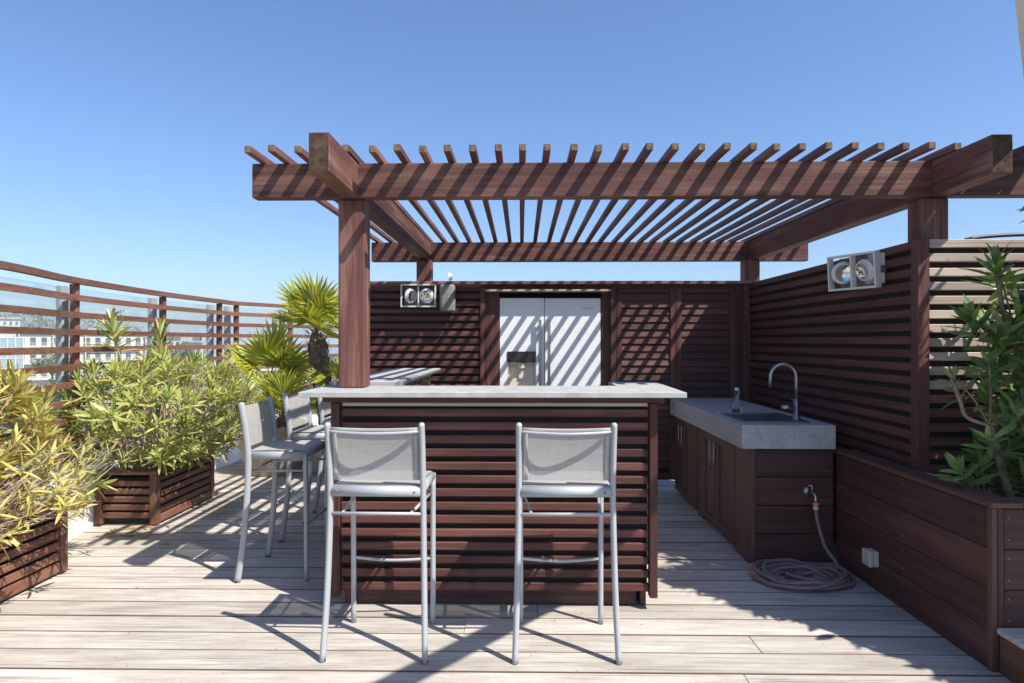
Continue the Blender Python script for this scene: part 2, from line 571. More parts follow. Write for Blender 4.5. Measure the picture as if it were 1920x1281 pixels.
# ------------------------------------------------------------------ PARAPET, FENCE, GLASS on the left
FP = [(-2.70, 1.2), (-2.90, 2.6), (-3.07, 3.79), (-3.29, 4.7), (-3.40, 6.06), (-3.37, 7.14), (-3.34, 7.5), (-2.94, 8.17), (-2.54, 8.6), (-1.6, 9.25), (-0.5, 9.8)]
def offset(pts, d):
    out = []
    for i, p in enumerate(pts):
        a = pts[max(i - 1, 0)]; b = pts[min(i + 1, len(pts) - 1)]
        t = Vector((b.x - a.x, b.y - a.y, 0)).normalized()
        out.append(p + Vector((t.y, -t.x, 0)) * d)
    return out
FPATH = smoothpath([Vector((x, y, 0)) for x, y in FP], 5)
def ribbon(path, d0, d1, z0, z1):
    a, b = offset(path, d0), offset(path, d1)
    V, F = [], []
    for p, q in zip(a, b):
        V += [Vector((p.x, p.y, z0)), Vector((q.x, q.y, z0)), Vector((q.x, q.y, z1)), Vector((p.x, p.y, z1))]
    n = len(a)
    for i in range(n - 1):
        for k in range(4):
            k2 = (k + 1) % 4
            F.append((i * 4 + k, (i + 1) * 4 + k, (i + 1) * 4 + k2, i * 4 + k2))
    F.append((0, 1, 2, 3))
    F.append((n * 4 - 1, n * 4 - 2, n * 4 - 3, n * 4 - 4))
    return V, F
V, F = ribbon(FPATH, 0.09, -0.22, -0.3, 0.40)
tag(mobj('parapet_wall', V, F, WALLW, None, (-3.2, 4, 0)), 'low white rendered parapet along the left edge of the deck', 'wall')

fence = thing('railing_fence', 'brown timber railing with many horizontal rails curving round the terrace', 'fence', (-3.3, 5, 0.40))
for i in range(11):
    zt = 1.85 - 0.127 * i
    V, F = ribbon(FPATH, 0.026, -0.026 if i == 0 else 0.0, zt - 0.043, zt)
    mobj('rail', V, F, WOODP[1], fence, (-3.3, 5, zt))
POSTS = [1.9, 3.0, 4.7, 6.06, 7.14, 7.5, 8.17, 9.0]
def fence_at(y):
    for a, b in zip(FPATH[:-1], FPATH[1:]):
        if a.y <= y <= b.y:
            return a.lerp(b, (y - a.y) / (b.y - a.y))
gl = thing('glass_windbreak', 'clear glass windbreak panels on grey metal posts outside the railing', 'windbreak', (-3.45, 5, 0.40))
gposts = []
for y in POSTS:
    p = fence_at(y)
    o = box('post', (p.x - 0.050, p.x - 0.002, p.y - 0.024, p.y + 0.024, 0.38, 1.806), WOODP, fence, 0.003)
    g = p + Vector((-0.155, 0.05, 0))
    box('metal_post', (g.x - 0.026, g.x + 0.026, g.y - 0.035, g.y + 0.035, 0.38, 1.80), ALU, gl, 0.003)
    gposts.append(g)
for a, b in zip(gposts[:-1], gposts[1:]):
    t = (b - a).normalized()
    nrm = Vector((t.y, -t.x, 0)) * 0.004
    a2, b2 = a + t * 0.03 , b - t * 0.03
    V = []
    for z in (0.46, 1.79):
        V += [a2 + nrm + Vector((0, 0, z)), b2 + nrm + Vector((0, 0, z)), b2 - nrm + Vector((0, 0, z)), a2 - nrm + Vector((0, 0, z))]
    mobj('pane', V, [(3, 2, 1, 0), (4, 5, 6, 7), (0, 1, 5, 4), (1, 2, 6, 5), (2, 3, 7, 6), (3, 0, 4, 7)], GLASS, gl, (a + b) / 2)

# ------------------------------------------------------------------ PERGOLA
pg = thing('pergola', 'dark brown timber pergola with open rafters over the bar', 'pergola', (0.6, 4.8, 0))
ZB0, ZB1 = 2.152, 2.337
box('beam', (-1.45, 2.80, 3.42, 3.495, ZB0, ZB1), WOODW, pg, 0.004, ENDW)
box('beam', (-1.45, 2.74, 6.155, 6.235, ZB0, ZB1 - 0.001), WOODW, pg, 0.004, ENDW)
for x0, x1, yh in ((-0.972, -0.876, 2.905), (2.165, 2.262, 2.98)):
    box('beam', (x0, x1, yh, 3.417, ZB0 + 0.002, ZB1 - 0.002), WOODW, pg, 0.004, ENDW)
    box('beam', (x0, x1, 3.498, 6.152, ZB0 + 0.002, ZB1 - 0.002), WOODW, pg, 0.004, ENDW)
box('post', (-0.995, -0.853, 3.455, 3.597, 1.1275, ZB0 - 0.001), WOODW, pg, 0.008)
box('post', (2.145, 2.285, 3.455, 3.597, 0.0, ZB0 - 0.001), WOODW, pg, 0.008)
box('post', (-0.99, -0.85, 6.005, 6.145, 0.0, ZB0 - 0.003), WOODW, pg, 0.008)
box('post', (2.085, 2.225, 6.005, 6.145, 0.0, ZB0 - 0.003), WOODW, pg, 0.008)
rng = random.Random(5)
for i in range(33):
    x = -1.393 + 0.1273 * i
    j = rng.uniform(-0.005, 0.005)
    z = ZB1 + 0.0005
    yf = 3.215 + rng.uniform(-0.012, 0.012)
    o = box('rafter', (x - 0.0175 + j, x + 0.0175 + j, 3.22, 6.34, z, z + 0.036), WOODW, pg, 0.0025, ENDG)
    o.location.y += rng.uniform(-0.012, 0.012)
    o.rotation_euler.z = rng.uniform(-0.0016, 0.0016)

# ------------------------------------------------------------------ REAR SLATTED WALL
YW = 5.95
rw = thing('slatted_rear_wall', 'dark brown slatted timber wall with louvred doors behind the bar', 'wall', (0.2, YW, 0))
ZW = 1.905
box('coping', (-1.62, 2.10, YW - 0.085, YW + 0.055, ZW, ZW + 0.03), WOODW, rw, 0.003)
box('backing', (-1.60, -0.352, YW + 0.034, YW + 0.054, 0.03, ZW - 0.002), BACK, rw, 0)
box('post', (-1.62, -1.57, YW - 0.01, YW + 0.03, 0.0, ZW - 0.001), WOOD, rw)
z = ZW - 0.052
while z > 0.08:
    box('slat', (-1.568, -0.385, YW, YW + 0.032, z, z + 0.044), WOOD, rw, 0.003)
    z -= 0.0702
box('post', (-0.383, -0.338, YW - 0.02, YW + 0.033, 0.02, ZW - 0.001), WOOD, rw)
# fridge alcove
box('lintel', (-0.336, 0.822, YW - 0.07, YW + 0.02, ZW - 0.064, ZW - 0.046), WOODG, rw)
box('board', (-0.336, -0.21, YW + 0.03, YW + 0.05, 0.02, ZW - 0.07), WOOD, rw)
box('board', (0.745, 0.822, YW + 0.03, YW + 0.05, 0.02, ZW - 0.07), WOOD, rw)
box('lintel_board', (-0.336, 0.822, YW + 0.022, YW + 0.045, ZW - 0.069, ZW - 0.002), WOOD, rw)
for x in (-0.344, 0.824):
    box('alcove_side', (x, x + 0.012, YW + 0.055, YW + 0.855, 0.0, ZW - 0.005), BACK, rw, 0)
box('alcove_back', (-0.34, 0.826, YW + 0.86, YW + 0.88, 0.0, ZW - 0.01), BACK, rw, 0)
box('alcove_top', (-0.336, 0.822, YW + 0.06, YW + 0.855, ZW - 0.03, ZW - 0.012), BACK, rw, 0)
box('post', (0.824, 0.872, YW - 0.02, YW + 0.033, 0.02, ZW - 0.001), WOOD, rw)
def louvre_door(x0, x1):
    d = box('louvre_door', (x0, x0 + 0.05, YW - 0.012, YW + 0.03, 0.10, ZW - 0.03), WOOD, rw, 0.003)
    box('stile', (x1 - 0.05, x1, YW - 0.012, YW + 0.03, 0.10, ZW - 0.03), WOOD, d, 0.003)
    box('rail', (x0 + 0.051, x1 - 0.051, YW - 0.010, YW + 0.03, ZW - 0.075, ZW - 0.031), WOOD, d, 0.003)
    box('rail', (x0 + 0.051, x1 - 0.051, YW - 0.010, YW + 0.03, 0.10, 0.16), WOOD, d, 0.003)
    z = ZW - 0.146
    while z > 0.17:
        o = box('louvre', (x0 + 0.051, x1 - 0.051, YW + 0.002, YW + 0.014, z, z + 0.064), WOOD, d, 0.003)
        o.rotation_euler.x = R(-12)
        z -= 0.0675
    box('backing', (x0 + 0.02, x1 - 0.02, YW + 0.034, YW + 0.046, 0.11, ZW - 0.04), BACK, d, 0)
louvre_door(0.876, 1.425)
louvre_door(1.429, 1.975)
box('post', (1.979, 2.079, YW - 0.02, YW + 0.033, 0.02, ZW - 0.001), WOOD, rw)
box('header', (0.874, 1.977, YW + 0.0, YW + 0.034, ZW - 0.029, ZW - 0.001), WOOD, rw)

# ------------------------------------------------------------------ FRIDGE
fr = thing('fridge', 'tall white double door fridge with water dispenser set into the slatted wall', 'fridge', (0.27, 6.35, 0.02))
FX0, FX1, FXM, FY = -0.203, 0.739, 0.212, 5.985
box('body', (FX0 + 0.004, FX1 - 0.004, FY + 0.052, FY + 0.72, 0.03, 1.775), WHITEM, fr, 0.004)
for i in range(4):
    lathe('foot', [(0.02, 0.0), (0.02, 0.03)], DARKG, fr, (FX0 + 0.08 if i % 2 else FX1 - 0.08, FY + 0.1 + 0.5 * (i // 2), 0), 8)
# left door with an opening for the dispenser
def hole_panel(x0, x1, z0, z1, hx0, hx1, hz0, hz1, y0, y1):
    P = []
    for bx in ((x0, hx0, z0, z1), (hx1, x1, z0, z1), (hx0, hx1, hz1, z1), (hx0, hx1, z0, hz0)):
        P.append((bx[0], bx[1], bx[2], bx[3]))
    xs, zs = [x0, hx0, hx1, x1], [z0, hz0, hz1, z1]
    V, F, idx = [], [], {}
    for s, y in enumerate((y0, y1)):
        for i, x in enumerate(xs):
            for j, zz in enumerate(zs):
                idx[s, i, j] = len(V)
                V.append((x, y, zz))
    for i in range(3):
        for j in range(3):
            if (i, j) == (1, 1): continue
            F.append((idx[0, i, j], idx[0, i + 1, j], idx[0, i + 1, j + 1], idx[0, i, j + 1]))
            F.append((idx[1, i, j + 1], idx[1, i + 1, j + 1], idx[1, i + 1, j], idx[1, i, j]))
    for i in range(3):
        F.append((idx[1, i, 0], idx[1, i + 1, 0], idx[0, i + 1, 0], idx[0, i, 0]))
        F.append((idx[0, i, 3], idx[0, i + 1, 3], idx[1, i + 1, 3], idx[1, i, 3]))
        F.append((idx[0, 0, i], idx[0, 0, i + 1], idx[1, 0, i + 1], idx[1, 0, i]))
        F.append((idx[1, 3, i], idx[1, 3, i + 1], idx[0, 3, i + 1], idx[0, 3, i]))
    F.append((idx[1, 1, 1], idx[1, 2, 1], idx[0, 2, 1], idx[0, 1, 1]))
    F.append((idx[0, 1, 2], idx[0, 2, 2], idx[1, 2, 2], idx[1, 1, 2]))
    F.append((idx[1, 1, 1], idx[0, 1, 1], idx[0, 1, 2], idx[1, 1, 2]))
    F.append((idx[0, 2, 1], idx[1, 2, 1], idx[1, 2, 2], idx[0, 2, 2]))
    return V, F
DX0, DX1, DZ0, DZ1 = -0.130, 0.128, 0.84, 1.285
V, F = hole_panel(FX0, FXM - 0.003, 0.06, 1.785, DX0, DX1, DZ0, DZ1, FY, FY + 0.05)
ld = mobj('door', V, F, WHITEM, fr, (0, FY, 0.06))
rd = box('door', (FXM + 0.003, FX1, FY, FY + 0.05, 0.06, 1.785), WHITEM, fr, 0.006)
for d, x in ((ld, FXM - 0.042), (rd, FXM + 0.042)):
    h = box('handle', (x - 0.013, x + 0.013, FY - 0.055, FY - 0.028, 0.55, 1.585), STEEL, d, 0.006)
    for zz in (0.60, 1.53):
        box('handle_mount', (x - 0.009, x + 0.009, FY - 0.029, FY - 0.0005, zz - 0.012, zz + 0.012), STEEL, d, 0)
box('dispenser_panel', (DX0 - 0.004, DX1 + 0.004, FY - 0.008, FY - 0.001, 1.187, DZ1 + 0.002), BLACKG, ld, 0.002)
P = [boxgeo(DX0 + 0.001, DX1 - 0.001, FY + 0.0485, FY + 0.0505, DZ0, DZ1 - 0.1),
     boxgeo(DX0 + 0.001, DX0 + 0.006, FY + 0.003, FY + 0.048, DZ0, DZ1 - 0.1), boxgeo(DX1 - 0.006, DX1 - 0.001, FY + 0.003, FY + 0.048, DZ0, DZ1 - 0.1),
     boxgeo(DX0 + 0.007, DX1 - 0.007, FY + 0.003, FY + 0.048, DZ0, DZ0 + 0.012)]
V, F = join(P)
mobj('dispenser_recess', V, F, CREAM, ld, (0, FY, DZ0))
box('dispenser_spout', (-0.035, 0.025, FY + 0.004, FY + 0.046, 1.125, 1.184), CREAM, ld, 0.006)
box('dispenser_lever', (-0.026, 0.016, FY + 0.032, FY + 0.04, 1.03, 1.122), CREAM, ld, 0.002)
cu = bpy.data.curves.new('badge', 'FONT')
cu.body = 'SAMSUNG'
cu.size = 0.0225
cu.extrude = 0.0006
cu.align_x = 'CENTER'
tmp = bpy.data.objects.new('badge_curve', cu)
COL.objects.link(tmp)
me = bpy.data.meshes.new_from_object(tmp)
bpy.data.objects.remove(tmp)
me.materials.append(plain('badge_grey', (0.18, 0.19, 0.2), 0.4))
bd = place(bpy.data.objects.new('badge_lettering', me), rd, (0.622, FY - 0.0012, 1.683))
bd.rotation_euler = (R(90), 0, 0)

# ------------------------------------------------------------------ RIGHT SLATTED WALLS
XR = 2.082
sw = thing('slatted_side_wall', 'dark brown slatted timber wall running back behind the outdoor sink', 'wall', (XR, 4.7, 0))
ZS = 1.918
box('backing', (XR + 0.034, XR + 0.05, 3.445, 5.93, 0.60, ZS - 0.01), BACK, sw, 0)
z = ZS - 0.046
while z > 0.60:
    box('slat', (XR, XR + 0.032, 3.442, 5.925, z, z + 0.044), WOOD, sw, 0.003)
    z -= 0.0724
box('corner_post', (XR - 0.045, XR - 0.001, 5.872, 5.926, 0.0, ZS - 0.02), WOOD, sw, 0.003)
box('corner_post', (XR - 0.012, XR + 0.05, 3.375, 3.44, 0.64, ZS + 0.004), WOOD, sw, 0.003)
box('end_board', (XR + 0.0, XR + 0.05, 5.932, 5.947, 0.60, ZS - 0.015), WOOD, sw, 0)
box('wall_base', (XR + 0.055, XR + 0.10, 3.46, 5.93, 0.0, 0.66), BACK, sw, 0)

ww = thing('weathered_slatted_screen', 'sun bleached slatted timber screen behind the right hand shrub', 'screen', (2.9, 3.42, 0.6))
box('backing', (XR + 0.055, 3.9, 3.438, 3.452, 0.60, ZS - 0.01), BACK, ww, 0)
z = ZS - 0.044
k = 0
while z > 0.60:
    box('slat', (XR + 0.053, 3.9, 3.405, 3.436, z, z + 0.044), WOODG if k < 11 else WOODW, ww, 0.003, ENDG)
    z -= 0.0745
    k += 1
box('post', (3.85, 3.90, 3.46, 3.51, 0.0, ZS - 0.02), WOOD, ww)
tube('cable', [(2.40, 3.5, 1.93), (2.52, 3.5, 1.948), (2.75, 3.5, 1.958), (3.05, 3.5, 1.95), (3.5, 3.5, 1.93)], 0.010, CABLE, None, 8, sm=6)
tag(bpy.data.objects['cable'], 'black cable arching over the bleached slatted screen', 'cable')

# ------------------------------------------------------------------ BAR COUNTER
YC = 3.30
bc = thing('bar_counter', 'slatted brown timber bar counter with pale stone top', 'bar', (-0.15, 3.6, 0))
def lshape(name, pts, z0, z1, mat, parent):
    n = len(pts)
    V = [Vector((x, y, z0)) for x, y in pts] + [Vector((x, y, z1)) for x, y in pts]
    bm = bmesh.new()
    vs_ = [bm.verts.new(v) for v in V]
    bm.faces.new(list(reversed(vs_[:n])))
    bm.faces.new(vs_[n:])
    for i in range(n):
        j = (i + 1) % n
        bm.faces.new((vs_[i], vs_[j], vs_[n + j], vs_[n + i]))
    bmesh.ops.bevel(bm, geom=list(bm.edges), offset=0.002, segments=1, affect='EDGES')
    me = bpy.data.meshes.new(name)
    bm.to_mesh(me)
    bm.free()
    me.materials.append(mat)
    return place(bpy.data.objects.new(name, me), parent, (0, 0, 0))
lshape('countertop', [(-1.116, 3.178), (0.818, 3.178), (0.84, 4.02), (0.545, 4.02), (0.545, 3.66), (-1.116, 3.66)], 1.1005, 1.127, STONE, bc)
box('side_countertop', (-1.075, -0.70, 3.68, 5.52, 1.122, 1.150), STONE, bc, 0.002)
box('support_block', (-0.845, -0.765, 5.30, 5.38, 0.0, 1.121), TIMB, bc, 0.003)
box('support_block', (-1.05, -0.97, 4.4, 4.48, 0.0, 1.121), TIMB, bc, 0.003)
box('support_block', (-1.05, -0.93, 3.72, 3.80, 0.0, 1.121), WOOD, bc, 0.003)
box('apron', (-1.03, 0.735, YC - 0.012, YC + 0.02, 1.064, 1.100), WOOD, bc, 0.003)
box('post', (-0.982, -0.938, YC - 0.022, YC + 0.03, 0.062, 1.063), WOOD, bc, 0.003)
box('post', (0.655, 0.695, YC - 0.022, YC + 0.03, 0.068, 1.063), WOOD, bc, 0.003)
box('edge_strip', (-0.93, 0.648, YC + 0.004, YC + 0.014, 1.046, 1.0625), plain('pale_strip', (0.30, 0.28, 0.26), 0.6), bc, 0)
z = 0.992
for k in range(14):
    box('slat', (-0.936, 0.653, YC, YC + 0.032, z, z + 0.041), WOOD, bc, 0.004)
    z -= 0.0690
box('backing', (-0.934, 0.651, YC + 0.035, YC + 0.05, 0.09, 1.062), BACK, bc, 0)
box('plinth', (-0.87, 0.60, YC + 0.062, YC + 0.09, 0.0, 0.088), WOODB, bc, 0.003)
box('side_panel', (0.62, 0.65, YC + 0.055, 4.0, 0.0, 1.098), WOOD, bc, 0.003)
box('side_panel', (-0.93, -0.90, YC + 0.055, 5.28, 0.0, 1.098), WOOD, bc, 0.003)
box('rear_panel', (-0.895, 0.615, 3.60, 3.63, 0.0, 1.098), BACK, bc, 0)

# crumpled clear plastic on the counter
rng = random.Random(2)
V, F = [], []
for i in range(9):
    for j in range(6):
        u, v = i / 8 - 0.5, j / 5 - 0.5
        hgt = max(0.0, 0.055 * (1 - (2 * u) ** 2) * (1 - (2 * v) ** 2)) + rng.uniform(0, 0.014)
        V.append((-0.62 + u * 0.20, 3.72 + v * 0.12, 1.1275 + hgt + 0.0))
for i in range(8):
    for j in range(5):
        a = i * 6 + j
        F.append((a, a + 6, a + 7, a + 1))
tag(mobj('plastic_bag', V, F, PLASTIC, None, (-0.62, 3.72, 1.128), False), 'crumpled clear plastic bag behind the bar top', 'bag')
ob = bpy.data.objects['plastic_bag']
ob.location.y -= 0.09

# ------------------------------------------------------------------ BAR STOOLS
def make_stool():
    s = thing('bar_stool', 'x', 'bar stool')
    HW = 0.205
    for sx in (-1, 1):
        tube('rear_leg', [(sx * 0.222, -0.212, 0.0), (sx * 0.214, -0.178, 0.25), (sx * 0.208, -0.160, 0.52), (sx * HW, -0.156, 0.72), (sx * HW, -0.172, 0.88), (sx * HW, -0.196, 1.017)], 0.0150, ALU, s, 12, (1, 0, 0), (0.90, 1.25), True, 5)
        tube('front_leg', [(sx * 0.196, 0.178, 0.0), (sx * 0.196, 0.176, 0.35), (sx * 0.197, 0.172, 0.735)], 0.0130, ALU, s, 10, (1, 0, 0), (1, 1.05), False, 4)
        lathe('glide', [(0.014, -0.0), (0.0145, 0.004), (0.0145, 0.012)], DARKG, s, (sx * 0.222, -0.2125, 0.0), 10)
        tube('side_rail', [(sx * 0.192, -0.15, 0.722), (sx * 0.192, 0.165, 0.722)], 0.023, ALU, s, 12, (1, 0, 0), (0.75, 1.0))
        tube('stretcher', [(sx * 0.150, -0.166, 0.626), (sx * 0.180, 0.165, 0.632)], 0.0070, ALU, s, 8)
    tube('rear_rail', [(-0.195, -0.154, 0.722), (0.195, -0.154, 0.722)], 0.0245, ALU, s, 14, (0, 0, 1))
    tube('front_rail', [(-0.19, 0.162, 0.722), (0.19, 0.162, 0.725)], 0.022, ALU, s, 12, (0, 0, 1))
    tube('crossbar', [(-0.208, -0.164, 0.626), (0.208, -0.164, 0.626)], 0.0072, ALU, s, 8, (0, 0, 1))
    tube('footrest', [(-0.196, 0.176, 0.318), (-0.1, 0.166, 0.313), (0, 0.160, 0.311), (0.1, 0.166, 0.313), (0.196, 0.176, 0.318)], 0.0072, ALU, s, 8, (0, 0, 1), None, False, 4)
    tube('back_bar', [(-HW, -0.188, 0.992), (-0.15, -0.216, 0.988), (0, -0.243, 0.986), (0.15, -0.216, 0.988), (HW, -0.188, 0.992)], 0.0068, ALU, s, 8, (0, 0, 1), None, False, 6)
    # seat sling
    V, F = [], []
    nx, ny = 9, 9
    for i in range(nx):
        for j in range(ny):
            u, v = i / (nx - 1) * 2 - 1, j / (ny - 1) * 2 - 1
            V.append((u * 0.188, 0.005 + v * 0.165, 0.751 - 0.012 * (1 - u * u) * (1 - v * v) - 0.004 * abs(v) ** 6))
    for i in range(nx - 1):
        for j in range(ny - 1):
            a = i * ny + j
            F.append((a, a + ny, a + ny + 1, a + 1))
    mobj('seat', V, F, CLOTH, s, (0, 0, 0.75), True)
    # back sling
    V, F = [], []
    nz = 9
    def yb(zz):
        t = (zz - 0.72) / 0.3
        return -0.156 - 0.045 * t * t - 0.004
    for j in range(nz):
        zz = 0.772 + (1.008 - 0.772) * j / (nz - 1)
        for i in range(13):
            u = i / 12 * 2 - 1
            dip = 0.006 * (1 - u * u) if j == nz - 1 else 0
            V.append((u * 0.196, yb(zz) + 0.004 * (1 - u * u) , zz - dip))
    for j in range(nz - 1):
        for i in range(12):
            a = j * 13 + i
            F.append((a, a + 1, a + 14, a + 13))
    bk = mobj('backrest', V, F, CLOTH, s, (0, -0.17, 0.77), True)
    # hems
    for sx in (-1, 1):
        P = []
        pts = [(sx * 0.178, yb(0.775 + 0.228 * q / 6) + 0.0035 - 0.006, 0.775 + 0.228 * q / 6) for q in range(7)]
        V, F = tubegeo(pts, 0.011, 6, (1, 0, 0), (1, 0.12))
        mobj('hem', V, F, CLOTH, bk, pts[0], True)
    pts = [(-0.19 + 0.38 * q / 8, yb(1.003) + 0.004 * (1 - (q / 4 - 1) ** 2) - 0.003, 1.001 - 0.006 * (1 - (q / 4 - 1) ** 2)) for q in range(9)]
    V, F = tubegeo(pts, 0.008, 6, (0, 0, 1), (1, 0.25))
    mobj('hem', V, F, CLOTH, bk, pts[0], True)
    for sx in (-1, 1):
        lathe('bolt', [(0.005, -0.0), (0.005, -0.002), (0.003, -0.004)], SCREW, s, (sx * 0.17, -0.1782, 0.724), 8, 'y')
    return s

proto = make_stool()
spots = [((-0.633, 2.955), -1, 'grey metal bar stool with sling back facing the left half of the bar front'),
         ((0.192, 2.955), 0.5, 'grey metal bar stool with sling back facing the right half of the bar front'),
         ((-1.415, 3.86), -90, 'side bar stool nearest the camera, left of the bar corner'),
         ((-1.44, 4.60), -91, 'middle bar stool of the row along the bar side'),
         ((-1.46, 5.36), -89, 'farthest bar stool of the row along the bar side, mostly hidden')]
for i, ((x, y), a, lab) in enumerate(spots):
    o = proto if i == 0 else copy_tree(proto)
    o.location = (x, y, 0.0015)
    o.rotation_euler.z = R(a)
    o['label'] = lab
    o['group'] = 'bar stools round the counter'

# ------------------------------------------------------------------ SINK UNIT
su = thing('sink_unit', 'outdoor sink cabinet with thick grey concrete top in the shade', 'sink cabinet', (1.68, 5, 0))
SX0, SX1, SY0, SY1 = 1.368, 1.945, 3.995, 5.915
SZ0, SZ1 = 0.714, 0.860
BX0, BX1, BY0, BY1 = 1.455, 1.785, 4.13, 4.60
xs, ys = [SX0, BX0, BX1, SX1], [SY0, BY0, BY1, SY1]
V, F, idx = [], [], {}
for s, zz in enumerate((SZ0, SZ1)):
    for i, x in enumerate(xs):
        for j, y in enumerate(ys):
            idx[s, i, j] = len(V)
            V.append((x, y, zz))
for i in range(3):
    for j in range(3):
        if (i, j) != (1, 1):
            F.append((idx[1, i, j], idx[1, i + 1, j], idx[1, i + 1, j + 1], idx[1, i, j + 1]))
        F.append((idx[0, i, j + 1], idx[0, i + 1, j + 1], idx[0, i + 1, j], idx[0, i, j]))
for i in range(3):
    F.append((idx[0, i, 0], idx[0, i + 1, 0], idx[1, i + 1, 0], idx[1, i, 0]))
    F.append((idx[1, i, 3], idx[1, i + 1, 3], idx[0, i + 1, 3], idx[0, i, 3]))
    F.append((idx[1, 0, i], idx[1, 0, i + 1], idx[0, 0, i + 1], idx[0, 0, i]))
    F.append((idx[0, 3, i], idx[0, 3, i + 1], idx[1, 3, i + 1], idx[1, 3, i]))
for a, b in (((1, 1), (2, 1)), ((2, 1), (2, 2)), ((2, 2), (1, 2)), ((1, 2), (1, 1))):
    F.append((idx[1, a[0], a[1]], idx[0, a[0], a[1]], idx[0, b[0], b[1]], idx[1, b[0], b[1]]))
mobj('countertop', V, F, CONC, su, (1.65, 4.9, 0.72))
# basin with rim
g = 0.004
P = [boxgeo(BX0 + g, BX1 - g, BY0 + g, BY1 - g, SZ0 + 0.006, SZ0 + 0.010),
     boxgeo(BX0 + g, BX0 + g + 0.004, BY0 + g, BY1 - g, SZ0 + 0.011, SZ1 + 0.003), boxgeo(BX1 - g - 0.004, BX1 - g, BY0 + g, BY1 - g, SZ0 + 0.011, SZ1 + 0.003),
     boxgeo(BX0 + g + 0.0045, BX1 - g - 0.0045, BY0 + g, BY0 + g + 0.004, SZ0 + 0.011, SZ1 + 0.003), boxgeo(BX0 + g + 0.0045, BX1 - g - 0.0045, BY1 - g - 0.004, BY1 - g, SZ0 + 0.011, SZ1 + 0.003)]
V, F = join(P)
sinkm = plain('sink_grey', (0.16, 0.17, 0.18), 0.35, 0.6)
bs = mobj('basin', V, F, sinkm, su, (1.6, 4.3, 0.73))
for b in ((BX0 - 0.022, BX1 + 0.06, BY0 - 0.024, BY0 + 0.002), (BX0 - 0.022, BX1 + 0.06, BY1 - 0.002, BY1 + 0.022), (BX0 - 0.022, BX0 + 0.002, BY0 + 0.003, BY1 - 0.003), (BX1 - 0.002, BX1 + 0.06, BY0 + 0.003, BY1 - 0.003)):
    box('rim', (b[0], b[1], b[2], b[3], SZ1 + 0.0035, SZ1 + 0.009), STEEL, bs, 0.001)
# faucet
fx, fy = 1.813, 4.25
fa = lathe('faucet', [(0.026, 0.0), (0.026, 0.006), (0.0195, 0.010), (0.0195, 0.13)], STEEL, su, (fx, fy, SZ1 + 0.009), 16)
arc = [(fx, fy, SZ1 + 0.13), (fx, fy, 1.13)]
for k in range(13):
    a = math.pi * k / 12
    arc.append((fx - 0.085 + 0.085 * math.cos(a), fy, 1.145 + 0.085 * math.sin(a)))
arc.append((fx - 0.17, fy, 1.075))
tube('spout', arc, 0.0115, STEEL, fa, 12, (0, 1, 0))
tube('mixer_handle', [(fx - 0.018, fy, 0.945), (fx - 0.10, fy - 0.01, 0.944)], 0.018, STEEL, fa, 14, (0, 0, 1))
tube('lever', [(fx - 0.02, fy - 0.008, 0.99), (fx - 0.038, fy - 0.012, 1.0)], 0.003, STEEL, fa, 6)
# carcass, left side doors
CX = 1.41
box('carcass', (CX + 0.03, 1.93, 4.075, 5.90, 0.02, SZ0 - 0.002), BACK, su, 0)
box('stile', (CX - 0.002, CX + 0.05, 4.012, 4.06, 0.0, SZ0 - 0.001), WOODC, su, 0.003)
box('stile', (CX, CX + 0.03, 4.061, 4.25, 0.0, SZ0 - 0.001), WOODC, su, 0.003)
box('stile', (CX, CX + 0.03, 4.99, 5.14, 0.0, SZ0 - 0.001), WOODC, su, 0.003)
def cab_door(y0, y1, hy):
    w = 0.05
    d = box('door', (CX + 0.008, CX + 0.02, y0 + w - 0.01, y1 - w + 0.01, 0.07, SZ0 - 0.07), WOODC, su, 0.002)
    box('frame', (CX - 0.004, CX + 0.022, y0 + 0.002, y0 + w, 0.03, SZ0 - 0.014), WOODC, d, 0.003)
    box('frame', (CX - 0.004, CX + 0.022, y1 - w, y1 - 0.002, 0.03, SZ0 - 0.014), WOODC, d, 0.003)
    box('frame', (CX - 0.003, CX + 0.022, y0 + w + 0.001, y1 - w - 0.001, 0.03, 0.085), WOODC, d, 0.003)
    box('frame', (CX - 0.003, CX + 0.022, y0 + w + 0.001, y1 - w - 0.001, SZ0 - 0.075, SZ0 - 0.014), WOODC, d, 0.003)
    P = [tubegeo([(CX - 0.034, hy, 0.45), (CX - 0.034, hy, 0.65)], 0.0055, 8)]
    for zz in (0.475, 0.625):
        P.append(tubegeo([(CX - 0.034, hy, zz), (CX - 0.004, hy, zz)], 0.004, 6, (0, 0, 1)))
    V, F = join(P)
    mobj('handle', V, F, STEEL, d, (CX, hy, 0.45), True)
cab_door(4.255, 4.645, 4.60)
cab_door(4.65, 4.985, 4.70)
cab_door(5.145, 5.575, 5.53)
cab_door(5.58, 5.90, 5.63)
# front boards
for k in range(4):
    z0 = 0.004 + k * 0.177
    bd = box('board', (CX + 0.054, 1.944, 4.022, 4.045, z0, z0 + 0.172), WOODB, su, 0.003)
    for xx in (CX + 0.09, 1.905):
        for zz in (z0 + 0.035, z0 + 0.14):
            lathe('screw', [(0.0035, 0.0), (0.0035, -0.001), (0.002, -0.0015)], SCREW, bd, (xx, 4.0215, zz), 6, 'y')

